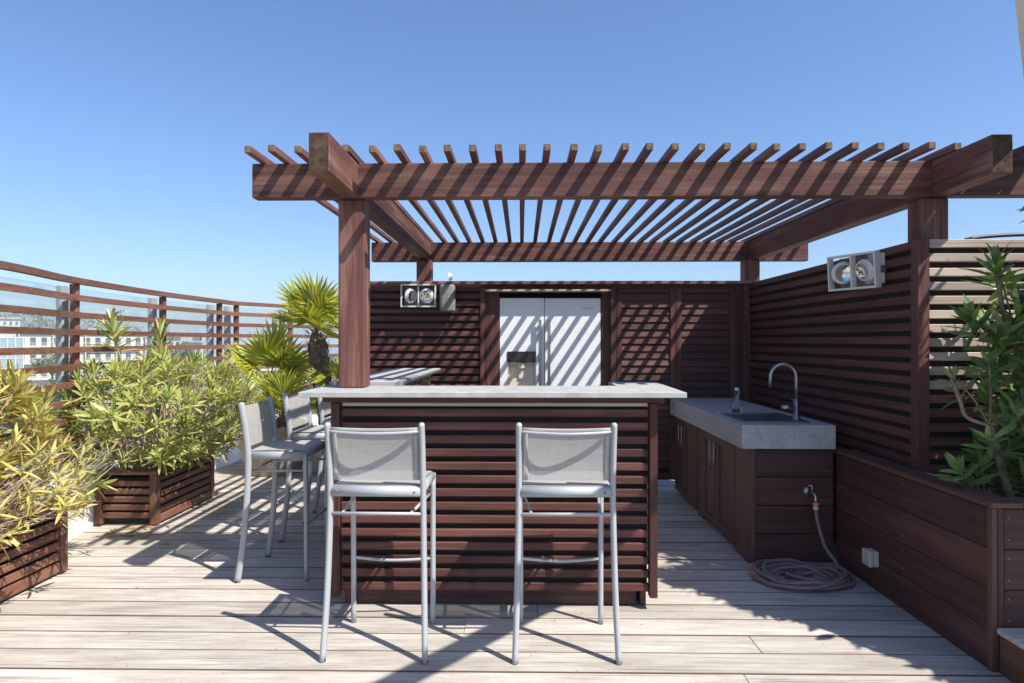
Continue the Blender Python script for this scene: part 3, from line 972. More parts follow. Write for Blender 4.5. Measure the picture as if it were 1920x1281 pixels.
# swing-top bottle
bt = thing('glass_bottle', 'clear swing top glass bottle standing beside the sink', 'bottle', (1.56, 4.665, SZ1 + 0.0005))
lathe('body', [(0.030, 0.0), (0.0335, 0.004), (0.0335, 0.05), (0.030, 0.068), (0.017, 0.105), (0.0125, 0.128), (0.0125, 0.155), (0.015, 0.157), (0.015, 0.163), (0.012, 0.164)], BOTTLE, bt, (1.56, 4.665, SZ1 + 0.001), 18)
lathe('stopper', [(0.013, 0.1645), (0.015, 0.170), (0.0145, 0.180), (0.010, 0.184)], plain('stopper_white', (0.7, 0.7, 0.68), 0.35), bt, (1.56, 4.665, SZ1 + 0.001), 12)
tube('wire_bail', [(1.574, 4.665, SZ1 + 0.176), (1.582, 4.665, SZ1 + 0.16), (1.577, 4.665, SZ1 + 0.14), (1.572, 4.665, SZ1 + 0.133)], 0.0015, STEEL, bt, 5, sm=4)

# garden tap
tx, tz, ty = 1.785, 0.445, 4.022
tp = thing('garden_tap', 'small chrome garden tap on the end panel of the sink unit', 'tap', (tx, ty, tz))
lathe('flange', [(0.026, -0.001), (0.024, -0.008), (0.012, -0.014)], STEEL, tp, (tx, ty, tz), 16, 'y')
tube('body', [(tx, ty - 0.012, tz), (tx + 0.005, ty - 0.05, tz), (tx + 0.012, ty - 0.075, tz - 0.01), (tx + 0.014, ty - 0.08, tz - 0.045)], 0.0115, STEEL, tp, 10, (0, 0, 1), None, False, 4)
tube('spindle', [(tx + 0.005, ty - 0.052, tz + 0.008), (tx + 0.005, ty - 0.052, tz + 0.045)], 0.006, STEEL, tp, 8)
tube('tap_handle', [(tx - 0.018, ty - 0.052, tz + 0.047), (tx + 0.028, ty - 0.052, tz + 0.047)], 0.0045, STEEL, tp, 8, (0, 0, 1))

# garden hose
hs = thing('garden_hose', 'mauve brown garden hose coiled on the deck below the tap', 'hose', (1.63, 3.72, 0))
cx, cy = 1.625, 3.715
hx, hy = tx + 0.014, ty - 0.081
path = [(hx, hy, tz - 0.095), (hx + 0.006, hy - 0.01, 0.28), (hx + 0.03, hy - 0.06, 0.14), (hx + 0.075, hy - 0.12, 0.055)]
rng = random.Random(21)
loops = 9
n = loops * 12
for k in range(n):
    a = 0.5 - 2 * math.pi * k / 12
    L = k // 12
    q = k / n
    rad = 0.185 + 0.055 * math.sin(q * 17.0) - 0.05 * abs(math.sin(q * 6.3 + 0.6))
    ox, oy = 0.035 * math.sin(q * 21 + 1), 0.03 * math.cos(q * 15)
    zz = 0.013 + 0.045 * (1 - q) * (0.55 + 0.45 * math.sin(k * 0.9)) + 0.010 * math.sin(k * 1.7) ** 2
    path.append((cx + ox + rad * 1.22 * math.cos(a), cy + oy + rad * 0.98 * math.sin(a), max(0.012, zz)))
path.append((cx - 0.25, cy - 0.02, 0.012))
path.append((cx - 0.262, cy + 0.035, 0.013))
path = smoothpath(path, 4)
V, F = tubegeo(path, 0.0105, 7, (1, 0, 0))
mobj('hose_tube', V, F, HOSE, hs, path[0], True)
lathe('connector', [(0.012, -0.048), (0.0165, -0.046), (0.0165, -0.03), (0.014, -0.028), (0.014, -0.012), (0.0115, -0.01)], plain('grey_plastic', (0.35, 0.36, 0.37), 0.5), hs, (hx, hy, tz - 0.046), 12)
lathe('connector_ring', [(0.0155, -0.028), (0.0175, -0.026), (0.0175, -0.004), (0.0155, -0.002)], ORANGE, hs, (hx, hy, tz - 0.046), 12)
tube('end_connector', [(cx - 0.262, cy + 0.035, 0.018), (cx - 0.268, cy + 0.075, 0.020)], 0.017, ORANGE, hs, 10)

# ------------------------------------------------------------------ LOW PLANTER WALL (right)
XL = 1.962
lp = thing('timber_planter_bed', 'dark brown boarded planter bed under the right hand shrub', 'planter', (2.6, 3.2, 0))
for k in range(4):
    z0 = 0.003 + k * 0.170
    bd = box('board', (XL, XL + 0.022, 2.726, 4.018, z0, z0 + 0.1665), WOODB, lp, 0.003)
    for zz in (z0 + 0.04, z0 + 0.13):
        lathe('screw', [(0.0035, 0.0), (0.0035, -0.001), (0.002, -0.0015)], SCREW, bd, (XL - 0.0005, 3.32, zz), 6, 'x')
    b2 = box('board', (XL + 0.05, 3.6, 2.700, 2.722, z0, z0 + 0.1665), WOODB, lp, 0.003)
    for zz in (z0 + 0.04, z0 + 0.13):
        lathe('screw', [(0.0035, 0.0), (0.0035, -0.001), (0.002, -0.0015)], SCREW, b2, (XL + 0.07, 2.6995, zz), 6, 'y')
box('corner_strip', (XL - 0.001, XL + 0.022, 2.698, 2.725, 0.0, 0.683), WOODC, lp, 0.002)
box('corner_strip', (XL + 0.0235, XL + 0.0485, 2.697, 2.724, 0.0, 0.683), WOODB, lp, 0.002)
box('cap', (XL - 0.012, XL + 0.125, 2.69, 4.016, 0.685, 0.708), WOODC, lp, 0.004)
box('cap', (XL + 0.127, 3.6, 2.69, 2.80, 0.685, 0.708), WOODC, lp, 0.004)
V, F = [], []
rng = random.Random(4)
for i in range(20):
    for j in range(10):
        V.append((2.0 + 1.58 * i / 19, 2.73 + 0.66 * j / 9, 0.63 + rng.uniform(-0.015, 0.02)))
for i in range(19):
    for j in range(9):
        a = i * 10 + j
        F.append((a, a + 10, a + 11, a + 1))
mobj('soil', V, F, SOIL, lp, (2.6, 3.1, 0.63))
st = thing('timber_step', 'weathered wooden step at the lower right beside the planter bed', 'step', (2.6, 2.0, 0))
box('tread', (XL + 0.012, 3.4, 1.3, 2.44, 0.165, 0.19), DECKW, st, 0.004)
box('tread', (XL + 0.012, 3.4, 2.445, 2.692, 0.165, 0.19), DECKW, st, 0.004)
box('riser', (XL + 0.024, XL + 0.046, 1.31, 2.69, 0.0, 0.164), WOODC, st, 0.003)
box('riser', (XL + 0.048, 3.39, 1.31, 1.332, 0.0, 0.164), WOODC, st, 0.003)

sb = thing('socket_box', 'small beige outdoor socket box on the planter boards', 'socket', (XL, 3.58, 0.18))
box('box', (XL - 0.028, XL - 0.0005, 3.540, 3.618, 0.140, 0.224), SOCKET, sb, 0.004)
box('lid', (XL - 0.056, XL - 0.030, 3.538, 3.620, 0.138, 0.226), SOCKET, sb, 0.006)

# ------------------------------------------------------------------ OVERHEAD STEEL BEAM (crosses the top right corner)
gb = thing('steel_beam', 'pale grey steel beam crossing overhead at the top right corner', 'beam', (4.45, 5.56, 0))
ba, bb = Vector((-0.69, -0.745, 2.458)), Vector((4.51, 5.59, 2.458))
t = (bb - ba).normalized()
nn = Vector((t.y, -t.x, 0)) * 0.028
V = []
for p in (ba, bb):
    for s, h in ((1, -0.055), (-1, -0.055), (-1, 0.055), (1, 0.055)):
        V.append(p + nn * s + Vector((0, 0, h)))
mobj('span', V, [(0, 1, 2, 3), (7, 6, 5, 4), (0, 4, 5, 1), (1, 5, 6, 2), (2, 6, 7, 3), (3, 7, 4, 0)], BEAMG, gb, bb)
for p in (ba + t * 0.05, bb - t * 0.05):
    box('column', (p.x - 0.04, p.x + 0.04, p.y - 0.04, p.y + 0.04, -0.2 if p.y < 0 else -16, 2.402), BEAMG, gb, 0.003)

# ------------------------------------------------------------------ WALL LAMPS, SPEAKER
def twin_spot(label):
    """front faces local -y, origin at the centre of its back"""
    s = thing('twin_spotlight', label, 'spotlight')
    W2, H2, D = 0.16, 0.105, 0.12
    P = [boxgeo(-W2, W2, -D, -D + 0.045, H2 - 0.012, H2), boxgeo(-W2, W2, -D, -D + 0.045, -H2, -H2 + 0.012),
         boxgeo(-W2, -W2 + 0.010, -D + 0.001, -D + 0.044, -H2 + 0.0121, H2 - 0.0121), boxgeo(W2 - 0.010, W2, -D + 0.001, -D + 0.044, -H2 + 0.0121, H2 - 0.0121),
         boxgeo(-0.004, 0.004, -D + 0.001, -D + 0.044, -H2 + 0.0121, H2 - 0.0121)]
    V, F = join(P)
    mobj('frame', V, F, LAMPW, s, (0, -D, 0))
    V, F = join([boxgeo(-W2 + 0.02, W2 - 0.02, -0.035, -0.002, -H2 + 0.015, H2 - 0.015), boxgeo(-W2 - 0.002, -W2 + 0.004, -D + 0.046, -0.03, -0.02, 0.02), boxgeo(W2 - 0.004, W2 + 0.002, -D + 0.046, -0.03, -0.02, 0.02)])
    mobj('housing', V, F, plain('lamp_back', (0.10, 0.095, 0.09), 0.6), s, (0, 0, 0))
    for sx, rx, rz in ((-1, 8, 52), (1, 14, -14)):
        c = Vector((sx * 0.077, -0.085, 0))
        hd = lathe('lamp_head', [(0.026, 0.042), (0.045, 0.030), (0.056, 0.0), (0.058, -0.028), (0.054, -0.031), (0.050, -0.026)], LAMPW, s, c, 22, 'y')
        lathe('ring', [(0.066, 0.004), (0.068, 0.0), (0.068, -0.010), (0.064, -0.012)], LAMPW, hd, c, 22, 'y')
        lathe('reflector', [(0.050, -0.0262), (0.044, -0.016), (0.026, -0.004), (0.011, 0.0)], LENS, hd, c, 22, 'y')
        lathe('bulb', [(0.012, 0.0), (0.013, -0.014), (0.008, -0.024)], plain('bulb_glass', (0.75, 0.70, 0.55), 0.15), hd, c, 12, 'y')
        hd.rotation_euler = (R(rx), 0, R(rz))
    return s
a = twin_spot('white twin spotlight in a square frame on the rear slatted wall')
a.location = (-0.945, YW - 0.001, 1.80)
a['group'] = 'twin wall spotlights'
b = twin_spot('grey twin spotlight in a square frame high on the side wall above the sink')
b.location = (XR - 0.03, 3.86, 1.80)
b.rotation_euler = (R(4), 0, R(-66))
b['group'] = 'twin wall spotlights'
V, F = boxgeo(XR - 0.045, XR - 0.001, 3.70, 3.86, 1.72, 1.89)
mobj('bracket', [v - b.location for v in V], F, LAMPW, None, (0, 0, 0))
br = bpy.data.objects['bracket']
br.parent = b
br.matrix_parent_inverse = (Matrix.Translation(b.location) @ b.rotation_euler.to_matrix().to_4x4()).inverted() @ Matrix.Translation(b.location)

sp = thing('outdoor_speaker', 'grey weathered outdoor speaker on the rear wall beside the spotlight', 'speaker', (-0.68, YW - 0.06, 1.66))
def rbox(cx, cy, z0, z1, rx, ry, seg=20, pw=4):
    V, F = [], []
    prof = [(0.86, z0), (0.97, z0 + 0.008), (1, z0 + 0.02), (1, z1 - 0.02), (0.97, z1 - 0.008), (0.86, z1)]
    for s, zz in prof:
        for k in range(seg):
            an = 2 * math.pi * k / seg
            c, sn = math.cos(an), math.sin(an)
            V.append((cx + rx * s * math.copysign(abs(c) ** (2 / pw), c), cy + ry * s * math.copysign(abs(sn) ** (2 / pw), sn), zz))
    for i in range(len(prof) - 1):
        for k in range(seg):
            k2 = (k + 1) % seg
            F.append((i * seg + k, i * seg + k2, (i + 1) * seg + k2, (i + 1) * seg + k))
    F.append(tuple(reversed(range(seg))))
    F.append(tuple((len(prof) - 1) * seg + k for k in range(seg)))
    return V, F
V, F = rbox(-0.68, YW - 0.075, 1.655, 1.90, 0.07, 0.065)
mobj('cabinet', V, F, SPEAK, sp, (-0.68, YW - 0.075, 1.655), True)
box('bracket', (-0.70, -0.66, YW - 0.012, YW - 0.001, 1.72, 1.80), DARKG, sp, 0)
ms = thing('disc_lamp', 'small round silver disc lamp standing on the rear wall coping', 'lamp', (-0.665, YW, ZW + 0.03))
tube('stem', [(-0.665, YW, ZW + 0.031), (-0.665, YW, ZW + 0.05)], 0.004, STEEL, ms, 6)
dk = lathe('disc', [(0.0, -0.004), (0.034, -0.003), (0.037, 0.0), (0.034, 0.004), (0.0, 0.006)], LAMPW, ms, (-0.665, YW - 0.003, ZW + 0.078), 20, 'y')
dk.rotation_euler = (R(0), R(30), R(62))

# hand-built timber: slats sit a little uneven
_wr = random.Random(99)
for o in list(COL.objects):
    if o.name.split('.')[0] in ('slat', 'louvre'):
        ax = 0 if o.dimensions.x > o.dimensions.y else 1
        o.location.z += _wr.uniform(-0.0016, 0.0016)
        o.rotation_euler[1 - ax] += _wr.uniform(-0.0011, 0.0011)
        o.rotation_euler[ax] += _wr.uniform(-0.03, 0.03)

# ------------------------------------------------------------------ FOLIAGE HELPERS
def leafshape(w, fold=0.18, droop=0.12, tipw=0.0):
    st = [(0.0, 0.12), (0.22, 0.75), (0.5, 1.0), (0.78, 0.66), (1.0, tipw)]
    V, F = [], []
    for t, k in st:
        y = t
        zc = -droop * t * t
        hw = w * k * 0.5
        V += [(-hw, y, zc + fold * hw), (0, y, zc), (hw, y, zc + fold * hw)]
    for i in range(len(st) - 1):
        a = i * 3
        F += [(a, a + 1, a + 4, a + 3), (a + 1, a + 2, a + 5, a + 4)]
    return V, F

def leaf_frame(d, nrm):
    d = d.normalized()
    x = d.cross(nrm)
    if x.length < 1e-5: x = d.orthogonal()
    x.normalize()
    n2 = x.cross(d)
    return Matrix((x, d, n2)).transposed()

def rosette(leaves, tip, d, n, L, back, rng, a0=18, a1=78, lj=0.38):
    d = d.normalized()
    u = d.orthogonal().normalized()
    w = d.cross(u)
    ph = rng.uniform(0, 6.28)
    for i in range(n):
        q = (i + 0.5) / n
        an = ph + 2.39996 * i
        po = R(a0 + (a1 - a0) * q + rng.uniform(-10, 10))
        rad = u * math.cos(an) + w * math.sin(an)
        dr = d * math.cos(po) + rad * math.sin(po)
        nr = d * math.sin(po) - rad * math.cos(po)
        nr = nr + Vector((rng.uniform(-.3, .3), rng.uniform(-.3, .3), rng.uniform(-.1, .4)))
        l = L * rng.uniform(1 - lj, 1 + lj) * (0.72 + 0.4 * q)
        leaves.append((tip - d * back * q, dr, nr, l, rng.randrange(3)))

def foliage(leaves, variants, mat, parent, n_ind=300):
    """the leaves that show largest become parts, the rest one mesh"""
    camp = Vector((0, 0, 1.38))
    leaves = sorted(leaves, key=lambda q: -(q[3] / (q[0] - camp).length))
    meshes = [rawmesh('leaf', v, f, mat, True) for v, f in variants]
    org = ORG[parent.name]
    for p, d, nr, l, k in leaves[:n_ind]:
        o = bpy.data.objects.new('leaf', meshes[k])
        COL.objects.link(o)
        o.parent = parent
        o.matrix_basis = Matrix.Translation(p - org) @ leaf_frame(d, nr).to_4x4() @ Matrix.Scale(l, 4)
    rest = leaves[n_ind:]
    if rest:
        V, F = [], []
        for p, d, nr, l, k in rest:
            m = np.array(leaf_frame(d, nr)) * l
            b = len(V)
            vv = np.array(variants[k][0]) @ m.T + np.array(p - org)
            V += vv.tolist()
            F += [tuple(i + b for i in q) for q in variants[k][1]]
        me = rawmesh('foliage', V, F, mat, True)
        o = place(bpy.data.objects.new('foliage', me), parent, org)
        o['kind'] = 'stuff'

def stems(paths, mat, parent, r0=0.007, r1=0.0025, seg=5, name='branches'):
    P = []
    for pts, s in paths:
        pp = smoothpath(pts, 4)
        n = len(pp)
        P.append(tubegeo(pp, [s * (r0 + (r1 - r0) * i / (n - 1)) for i in range(n)], seg))
    V, F = join(P)
    return mobj(name, V, F, mat, parent, ORG[parent.name], True)

OLV = [leafshape(0.16, 0.3, 0.10), leafshape(0.18, 0.2, 0.25), leafshape(0.14, 0.4, -0.06)]

# ------------------------------------------------------------------ LEFT PLANTERS WITH OLEANDERS
def slat_planter(label, x0, x1, y0, y1, h, n):
    p = thing('planter_box', label, 'planter', ((x0 + x1) / 2, (y0 + y1) / 2, 0), 'slatted planter boxes along the parapet')
    c = 0.055
    z0 = 0.03
    for (px, py) in ((x1 - c, y0), (x1 - c, y1 - c), (x0, y0), (x0, y1 - c)):
        box('corner_post', (px, px + c, py, py + c, 0.012, h - 0.03), WOODP, p, 0.003)
    box('base_rail', (x1 - 0.04, x1 - 0.006, y0 + c + 0.001, y1 - c - 0.001, z0 - 0.012, z0 + 0.045), WOODP, p, 0.003)
    pit = (h - 0.03 - z0 - 0.055) / n
    for k in range(n):
        zz = z0 + 0.058 + pit * k
        a = box('slat', (x1 - 0.034, x1 - 0.010, y0 + c + 0.001, y1 - c - 0.001, zz, zz + pit * 0.68), WOODP, p, 0.004)
        a.rotation_euler.y = R(-8)
        zz -= 0.03
        a = box('slat', (x0 + c + 0.001, x1 - c - 0.001, y0 + 0.010, y0 + 0.034, zz, zz + pit * 0.68), WOODP, p, 0.004)
        a.rotation_euler.x = R(8)
    box('cap', (x1 - c - 0.005, x1 + 0.012, y0 - 0.012, y1 + 0.012, h - 0.029, h), WOODP, p, 0.004)
    box('cap', (x0, x1 - c - 0.006, y0 - 0.012, y0 + c, h - 0.029, h - 0.001), WOODP, p, 0.004)
    box('liner', (x0 + 0.03, x1 - 0.045, y0 + 0.045, y1 - 0.045, 0.02, h - 0.06), BACK, p, 0)
    rr = random.Random(8)
    V, F = [], []
    for i in range(10):
        for j in range(14):
            V.append((x0 + 0.04 + (x1 - x0 - 0.09) * i / 9, y0 + 0.05 + (y1 - y0 - 0.1) * j / 13, h - 0.045 + rr.uniform(-0.01, 0.02)))
    for i in range(9):
        for j in range(13):
            a = i * 14 + j
            F.append((a, a + 14, a + 15, a + 1))
    mobj('soil', V, F, SOIL, p, ((x0 + x1) / 2, (y0 + y1) / 2, h - 0.05))
    return p
slat_planter('slatted brown planter box cut off by the left edge', -3.06, -2.72, 1.7, 3.80, 0.44, 5)
slat_planter('slatted brown planter box below the greener bush, fully in view', -3.19, -2.72, 4.73, 5.63, 0.415, 5)

def oleander(label, mat, base, zs, centre, rad, n, seed, bare=0, tall=(), L=0.13, lean=(0, 0)):
    rng = random.Random(seed)
    t = thing('oleander_bush', label, 'bush', ((base[0] + base[1]) / 2, (base[2] + base[3]) / 2, zs), 'oleander bushes in the planter boxes')
    leaves, paths = [], []
    cx, cy, cz = centre
    for i in range(n):
        while True:
            q = Vector((rng.uniform(-1, 1), rng.uniform(-1, 1), rng.uniform(-0.75, 1)))
            if 0.35 < q.length < 1: break
        if q.length < 0.75 and rng.random() < 0.5:
            q = q.normalized() * rng.uniform(0.78, 1.0)
        tip = Vector((cx + q.x * rad[0], cy + q.y * rad[1], cz + q.z * rad[2]))
        b = Vector((rng.uniform(base[0], base[1]), rng.uniform(base[2], base[3]), zs))
        d = Vector((tip.x - b.x, tip.y - b.y, (tip.z - b.z) * 1.0)).normalized() + Vector((rng.uniform(-.3, .3), rng.uniform(-.3, .3), rng.uniform(0.1, 0.6)))
        d.normalize()
        mid = b.lerp(tip, 0.55) + Vector((rng.uniform(-.05, .05), rng.uniform(-.05, .05), -0.03 + 0.06 * rng.random()))
        if rng.random() < 0.75: paths.append(([b, mid, tip - d * 0.06, tip], rng.uniform(0.5, 0.85)))
        rosette(leaves, tip, d, rng.randrange(12, 20), L * rng.uniform(0.75, 1.1), rng.uniform(0.06, 0.15), rng)
    for i in range(bare):
        b = Vector((rng.uniform(base[0], base[1] + 0.02), rng.uniform(base[2], base[3]), zs))
        a = rng.uniform(-0.8, 1.5)
        r = rng.uniform(0.2, 0.44)
        tip = b + Vector((math.cos(a) * r + lean[0], math.sin(a) * r + lean[1], rng.uniform(0.02, 0.42)))
        mid = b.lerp(tip, 0.5) + Vector((0, 0, rng.uniform(-0.06, 0.06)))
        paths.append(([b, mid, tip], rng.uniform(0.4, 0.8)))
        if rng.random() < 0.45:
            rosette(leaves, tip, (tip - mid).normalized() + Vector((0, 0, .3)), rng.randrange(5, 10), L * 0.8, 0.06, rng)
    for (px, py, pz, bx, by, nl, LL) in tall:
        b = Vector((bx, by, zs))
        tip = Vector((px, py, pz))
        paths.append(([b, b.lerp(tip, 0.5) + Vector((0.03, 0, 0)), tip], 1.25))
        d = (tip - b).normalized()
        rosette(leaves, tip, d, nl, LL, 0.22, rng, 10, 85, 0.18)
    stems(paths, TWIG, t)
    foliage(leaves, OLV, mat, t)
    return t
oleander('yellowing oleander bush with bare twigs in the planter at the left edge', OLEA_Y, (-3.0, -2.76, 2.2, 3.72), 0.40, (-3.06, 3.05, 0.95), (0.45, 0.95, 0.40), 270, 31, bare=300, L=0.115, lean=(0.02, 0.02))
tb = oleander('greener oleander bush with two tall shoots in front of the railing', OLEA_G, (-3.12, -2.80, 4.85, 5.55), 0.375, (-2.95, 5.20, 0.84), (0.72, 0.92, 0.48), 300, 47, bare=60,
         tall=((-3.20, 4.95, 1.50, -3.0, 5.0, 26, 0.23), (-3.02, 5.30, 1.47, -2.92, 5.25, 24, 0.20), (-2.55, 5.5, 1.19, -2.8, 5.4, 14, 0.17)), L=0.122)
P = []
rng = random.Random(3)
for k in range(9):
    a = Vector((-3.195, 4.95, 1.58))
    b = a + Vector((rng.uniform(0.0, .10), rng.uniform(-.03, .03), rng.uniform(.0, .05)))
    P.append(tubegeo([a, b, b + Vector((.004, 0, .012))], [0.0015, 0.002, 0.005], 5))
V, F = join(P)
mobj('flower_buds', V, F, BUD, tb, (-3.19, 4.95, 1.57))

# low sprig between the planters
rng = random.Random(77)
t = thing('oleander_sprig', 'bright green low oleander sprig hanging between the two planter boxes', 'plant', (-2.82, 3.86, 0.40))
leaves = []
for tip, d in (((-2.76, 4.02, 0.53), (0.4, 0.5, 0.35)), ((-2.68, 4.05, 0.47), (0.6, 0.4, -0.05)), ((-2.80, 4.10, 0.45), (0.1, 0.6, -0.2))):
    rosette(leaves, Vector(tip), Vector(d), 13, 0.13, 0.10, rng)
stems([([(-2.86, 3.70, 0.40), (-2.82, 3.9, 0.45), tp_], 0.8) for tp_ in ((-2.76, 4.02, 0.53), (-2.68, 4.05, 0.47), (-2.80, 4.10, 0.45))], TWIG, t)
foliage(leaves, OLV, OLEA_G, t)

# fallen leaves at the foot of the planters
rng = random.Random(9)
V, F = [], []
for k in range(130):
    if k >= 90:
        c = Vector((rng.uniform(-2.4, 1.8), rng.uniform(2.4, 4.4), 0.003))
    elif k < 60:
        c = Vector((rng.uniform(-3.0, -2.6), rng.uniform(4.45, 4.72), 0.004))
    else:
        c = Vector((rng.uniform(-2.68, -2.2), rng.uniform(4.2, 5.8), 0.003))
    an = rng.uniform(0, 6.28)
    l = rng.uniform(0.02, 0.06) if k < 90 else rng.uniform(0.004, 0.012)
    u = Vector((math.cos(an), math.sin(an), 0)) * l
    w = Vector((-math.sin(an), math.cos(an), 0)) * l * 0.16
    b = len(V)
    V += [c - u, c + w + Vector((0, 0, .006)), c + u + Vector((0, 0, .004)), c - w + Vector((0, 0, .002))]
    F.append((b, b + 1, b + 2, b + 3))
tag(mobj('fallen_leaves', V, F, DRY, None, (-2.8, 4.6, 0)), 'dry fallen leaves scattered on the deck by the planters', 'leaves', kind='stuff')

# ------------------------------------------------------------------ FAN PALMS IN POTS
def fan(L, petiole, seed, span=250, nseg=26):
    """frond lying along +y from the origin, fan plane facing +z"""
    rng = random.Random(seed)
    V, F = tubegeo([(0, 0, 0), (0, petiole * 0.5, -0.01), (0, petiole, 0)], [0.008, 0.005, 0.004], 5)
    V = [Vector(v) for v in V]
    for k in range(nseg):
        a = R(-span / 2 + span * k / (nseg - 1)) + rng.uniform(-0.03, 0.03)
        l = L * (0.70 + 0.30 * math.cos(a * 0.55)) * rng.uniform(0.9, 1.06)
        d = Vector((math.sin(a), math.cos(a), 0.10))
        s = Vector((math.cos(a), -math.sin(a), 0))
        up = Vector((0, 0, 1))
        base = Vector((0, petiole, 0))
        b = len(V)
        drp = rng.uniform(0.0, 0.22)
        for t_, w in ((0.0, 0.003), (0.4, 0.0185), (0.72, 0.0115), (1.0, 0.001)):
            c = base + d * (l * t_) - up * (drp * l * t_ ** 2.5) + up * 0.02 * t_
            V += [c - s * w, c - up * w * 0.9, c + s * w]
        for i in range(3):
            q = b + i * 3
            F += [(q, q + 1, q + 4, q + 3), (q + 1, q + 2, q + 5, q + 4)]
    return V, F
FANS = [rawmesh('frond', *fan(0.36, 0.26, 1, 230, 24), PALML, False), rawmesh('frond', *fan(0.33, 0.32, 2, 200, 22), PALML, False), rawmesh('frond', *fan(0.38, 0.22, 3, 250, 26), PALML, False)]
def crown(t, c, n, seed, scale=1.0, el0=-25, el1=80, bias=None):
    rng = random.Random(seed)
    org = ORG[t.name]
    for k in range(n):
        q = (k + 0.5) / n
        an = 2.39996 * k + rng.uniform(-.3, .3)
        el = R(el1 + (el0 - el1) * q + rng.uniform(-8, 8))
        d = Vector((math.cos(an) * math.cos(el), math.sin(an) * math.cos(el), math.sin(el)))
        side = Vector((-math.sin(an), math.cos(an), 0))
        nr = side.cross(d)
        if nr.z < 0: nr = -nr
        nr = nr + SUN * 1.1
        # fans tilt to show their face
        roll = rng.uniform(-0.6, 0.6)
        m = leaf_frame(d, nr)
        o = bpy.data.objects.new('frond', FANS[rng.randrange(3)])
        COL.objects.link(o)
        o.parent = t
        o.matrix_basis = Matrix.Translation(Vector(c) - org) @ m.to_4x4() @ Matrix.Rotation(roll, 4, 'Y') @ Matrix.Scale(scale * rng.uniform(0.85, 1.1), 4)
def palm_trunk(t, a, b, r, seed):
    rng = random.Random(seed)
    a, b = Vector(a), Vector(b)
    pts = [a.lerp(b, i / 6) for i in range(7)]
    P = [tubegeo(pts, [r * (0.72 + 0.2 * i / 6) * (0.35 if i == 6 else 1) for i in range(7)], 10)]
    ax = (b - a).normalized()
    H = (b - a).length
    n = int(H * 230)
    for k in range(n):
        q = k / n
        an = 2.39996 * k
        rad = Vector((math.cos(an), math.sin(an), 0))
        c = a.lerp(b, q) + rad * r * (0.62 + 0.2 * q)
        tip = c + (rad * rng.uniform(0.5, 1.0) + ax * rng.uniform(0.4, 1.2)) * rng.uniform(0.03, 0.06)
        s = rad.cross(ax) * rng.uniform(0.008, 0.016)
        V = [c - s, c + s, tip + s * 0.35, tip - s * 0.35, c + ax * 0.012 + rad * 0.006]
        P.append((V, [(0, 1, 2, 3), (0, 3, 4), (4, 2, 1), (3, 2, 4)]))
    V, F = join(P)
    mobj('trunk', V, F, PALMT, t, a)
def pot(label, c, r, h, mat):
    p = thing('plant_pot', label, 'plant pot', c)
    x, y, z = c
    lathe('vessel', [(r * 0.72, 0.0), (r * 0.76, 0.01), (r * 0.93, h * 0.5), (r, h - 0.04), (r * 1.04, h - 0.035), (r * 1.04, h), (r * 0.95, h), (r * 0.93, h - 0.05)], mat, p, (x, y, 0.002), 32)
    V, F = [], []
    for k in range(24):
        V.append((x + r * 0.92 * math.cos(k * math.pi / 12), y + r * 0.92 * math.sin(k * math.pi / 12), h - 0.045))
    mobj('soil', V + [(x, y, h - 0.03)], [(k, (k + 1) % 24, 24) for k in range(24)], SOIL, p, (x, y, h - 0.05))
    return p
pot('large round sand coloured pot standing against the white parapet', (-2.62, 6.75, 0), 0.36, 0.50, POTC)
pot('grey pot beneath the tall fan palm, behind the side stools', (-2.06, 6.80, 0), 0.26, 0.46, POTG)
t = thing('fan_palm', 'tall fan palm with a shaggy fibrous trunk beside the pergola post', 'palm', (-2.06, 6.80, 0.42))
palm_trunk(t, (-2.06, 6.80, 0.42), (-2.19, 6.78, 1.51), 0.125, 4)
crown(t, (-2.19, 6.78, 1.49), 11, 12, 0.98, 8, 88)
crown(t, (-1.86, 6.72, 0.86), 5, 13, 0.75, 20, 75)
t = thing('fan_palm', 'middle fan palm with a broad yellow green crown left of the tall palm', 'palm', (-2.70, 6.80, 0.46))
palm_trunk(t, (-2.70, 6.80, 0.46), (-2.68, 6.78, 0.96), 0.055, 6)
crown(t, (-2.68, 6.78, 1.0), 9, 25, 1.05, 8, 75)
t = thing('fan_palm', 'low bushy fan palm fanning out just behind the side bar stools', 'palm', (-2.45, 6.55, 0.46))
palm_trunk(t, (-2.45, 6.58, 0.46), (-2.46, 6.55, 0.62), 0.075, 8)
crown(t, (-2.46, 6.55, 0.60), 12, 33, 0.85, 15, 85)

# ------------------------------------------------------------------ RIGHT SHRUB
rng = random.Random(15)
rs = thing('evergreen_shrub', 'dark green evergreen shrub with a bare grey trunk in the right planter bed', 'shrub', (2.24, 3.02, 0.63))
tb_ = Vector((2.285, 3.02, 0.62))
fk = Vector((2.20, 3.04, 0.985))
tube('trunk', [tb_, (2.245, 3.03, 0.80), fk], 0.017, BARK, rs, 9, (1, 0, 0), None, False, 4)
tube('limb', [fk, (2.29, 3.04, 1.03), (2.42, 3.03, 1.08), (2.55, 3.0, 1.13)], 0.014, BARK, rs, 8, (0, 1, 0), None, False, 4)
tube('limb', [(2.33, 2.98, 0.62), (2.38, 2.98, 0.70), (2.50, 2.96, 0.76), (2.7, 2.95, 0.8)], 0.015, BARK, rs, 8, (0, 1, 0), None, False, 4)
tube('limb', [fk, (2.12, 3.08, 1.02), (2.10, 3.1, 1.10), (2.06, 3.1, 1.20)], 0.009, BARK, rs, 8, (0, 1, 0), None, False, 4)
tube('limb', [(2.42, 3.03, 1.08), (2.37, 3.05, 1.25), (2.30, 3.08, 1.48), (2.275, 3.1, 1.72)], 0.010, BARK, rs, 8, (0, 1, 0), None, False, 4)
leaves, paths = [], []
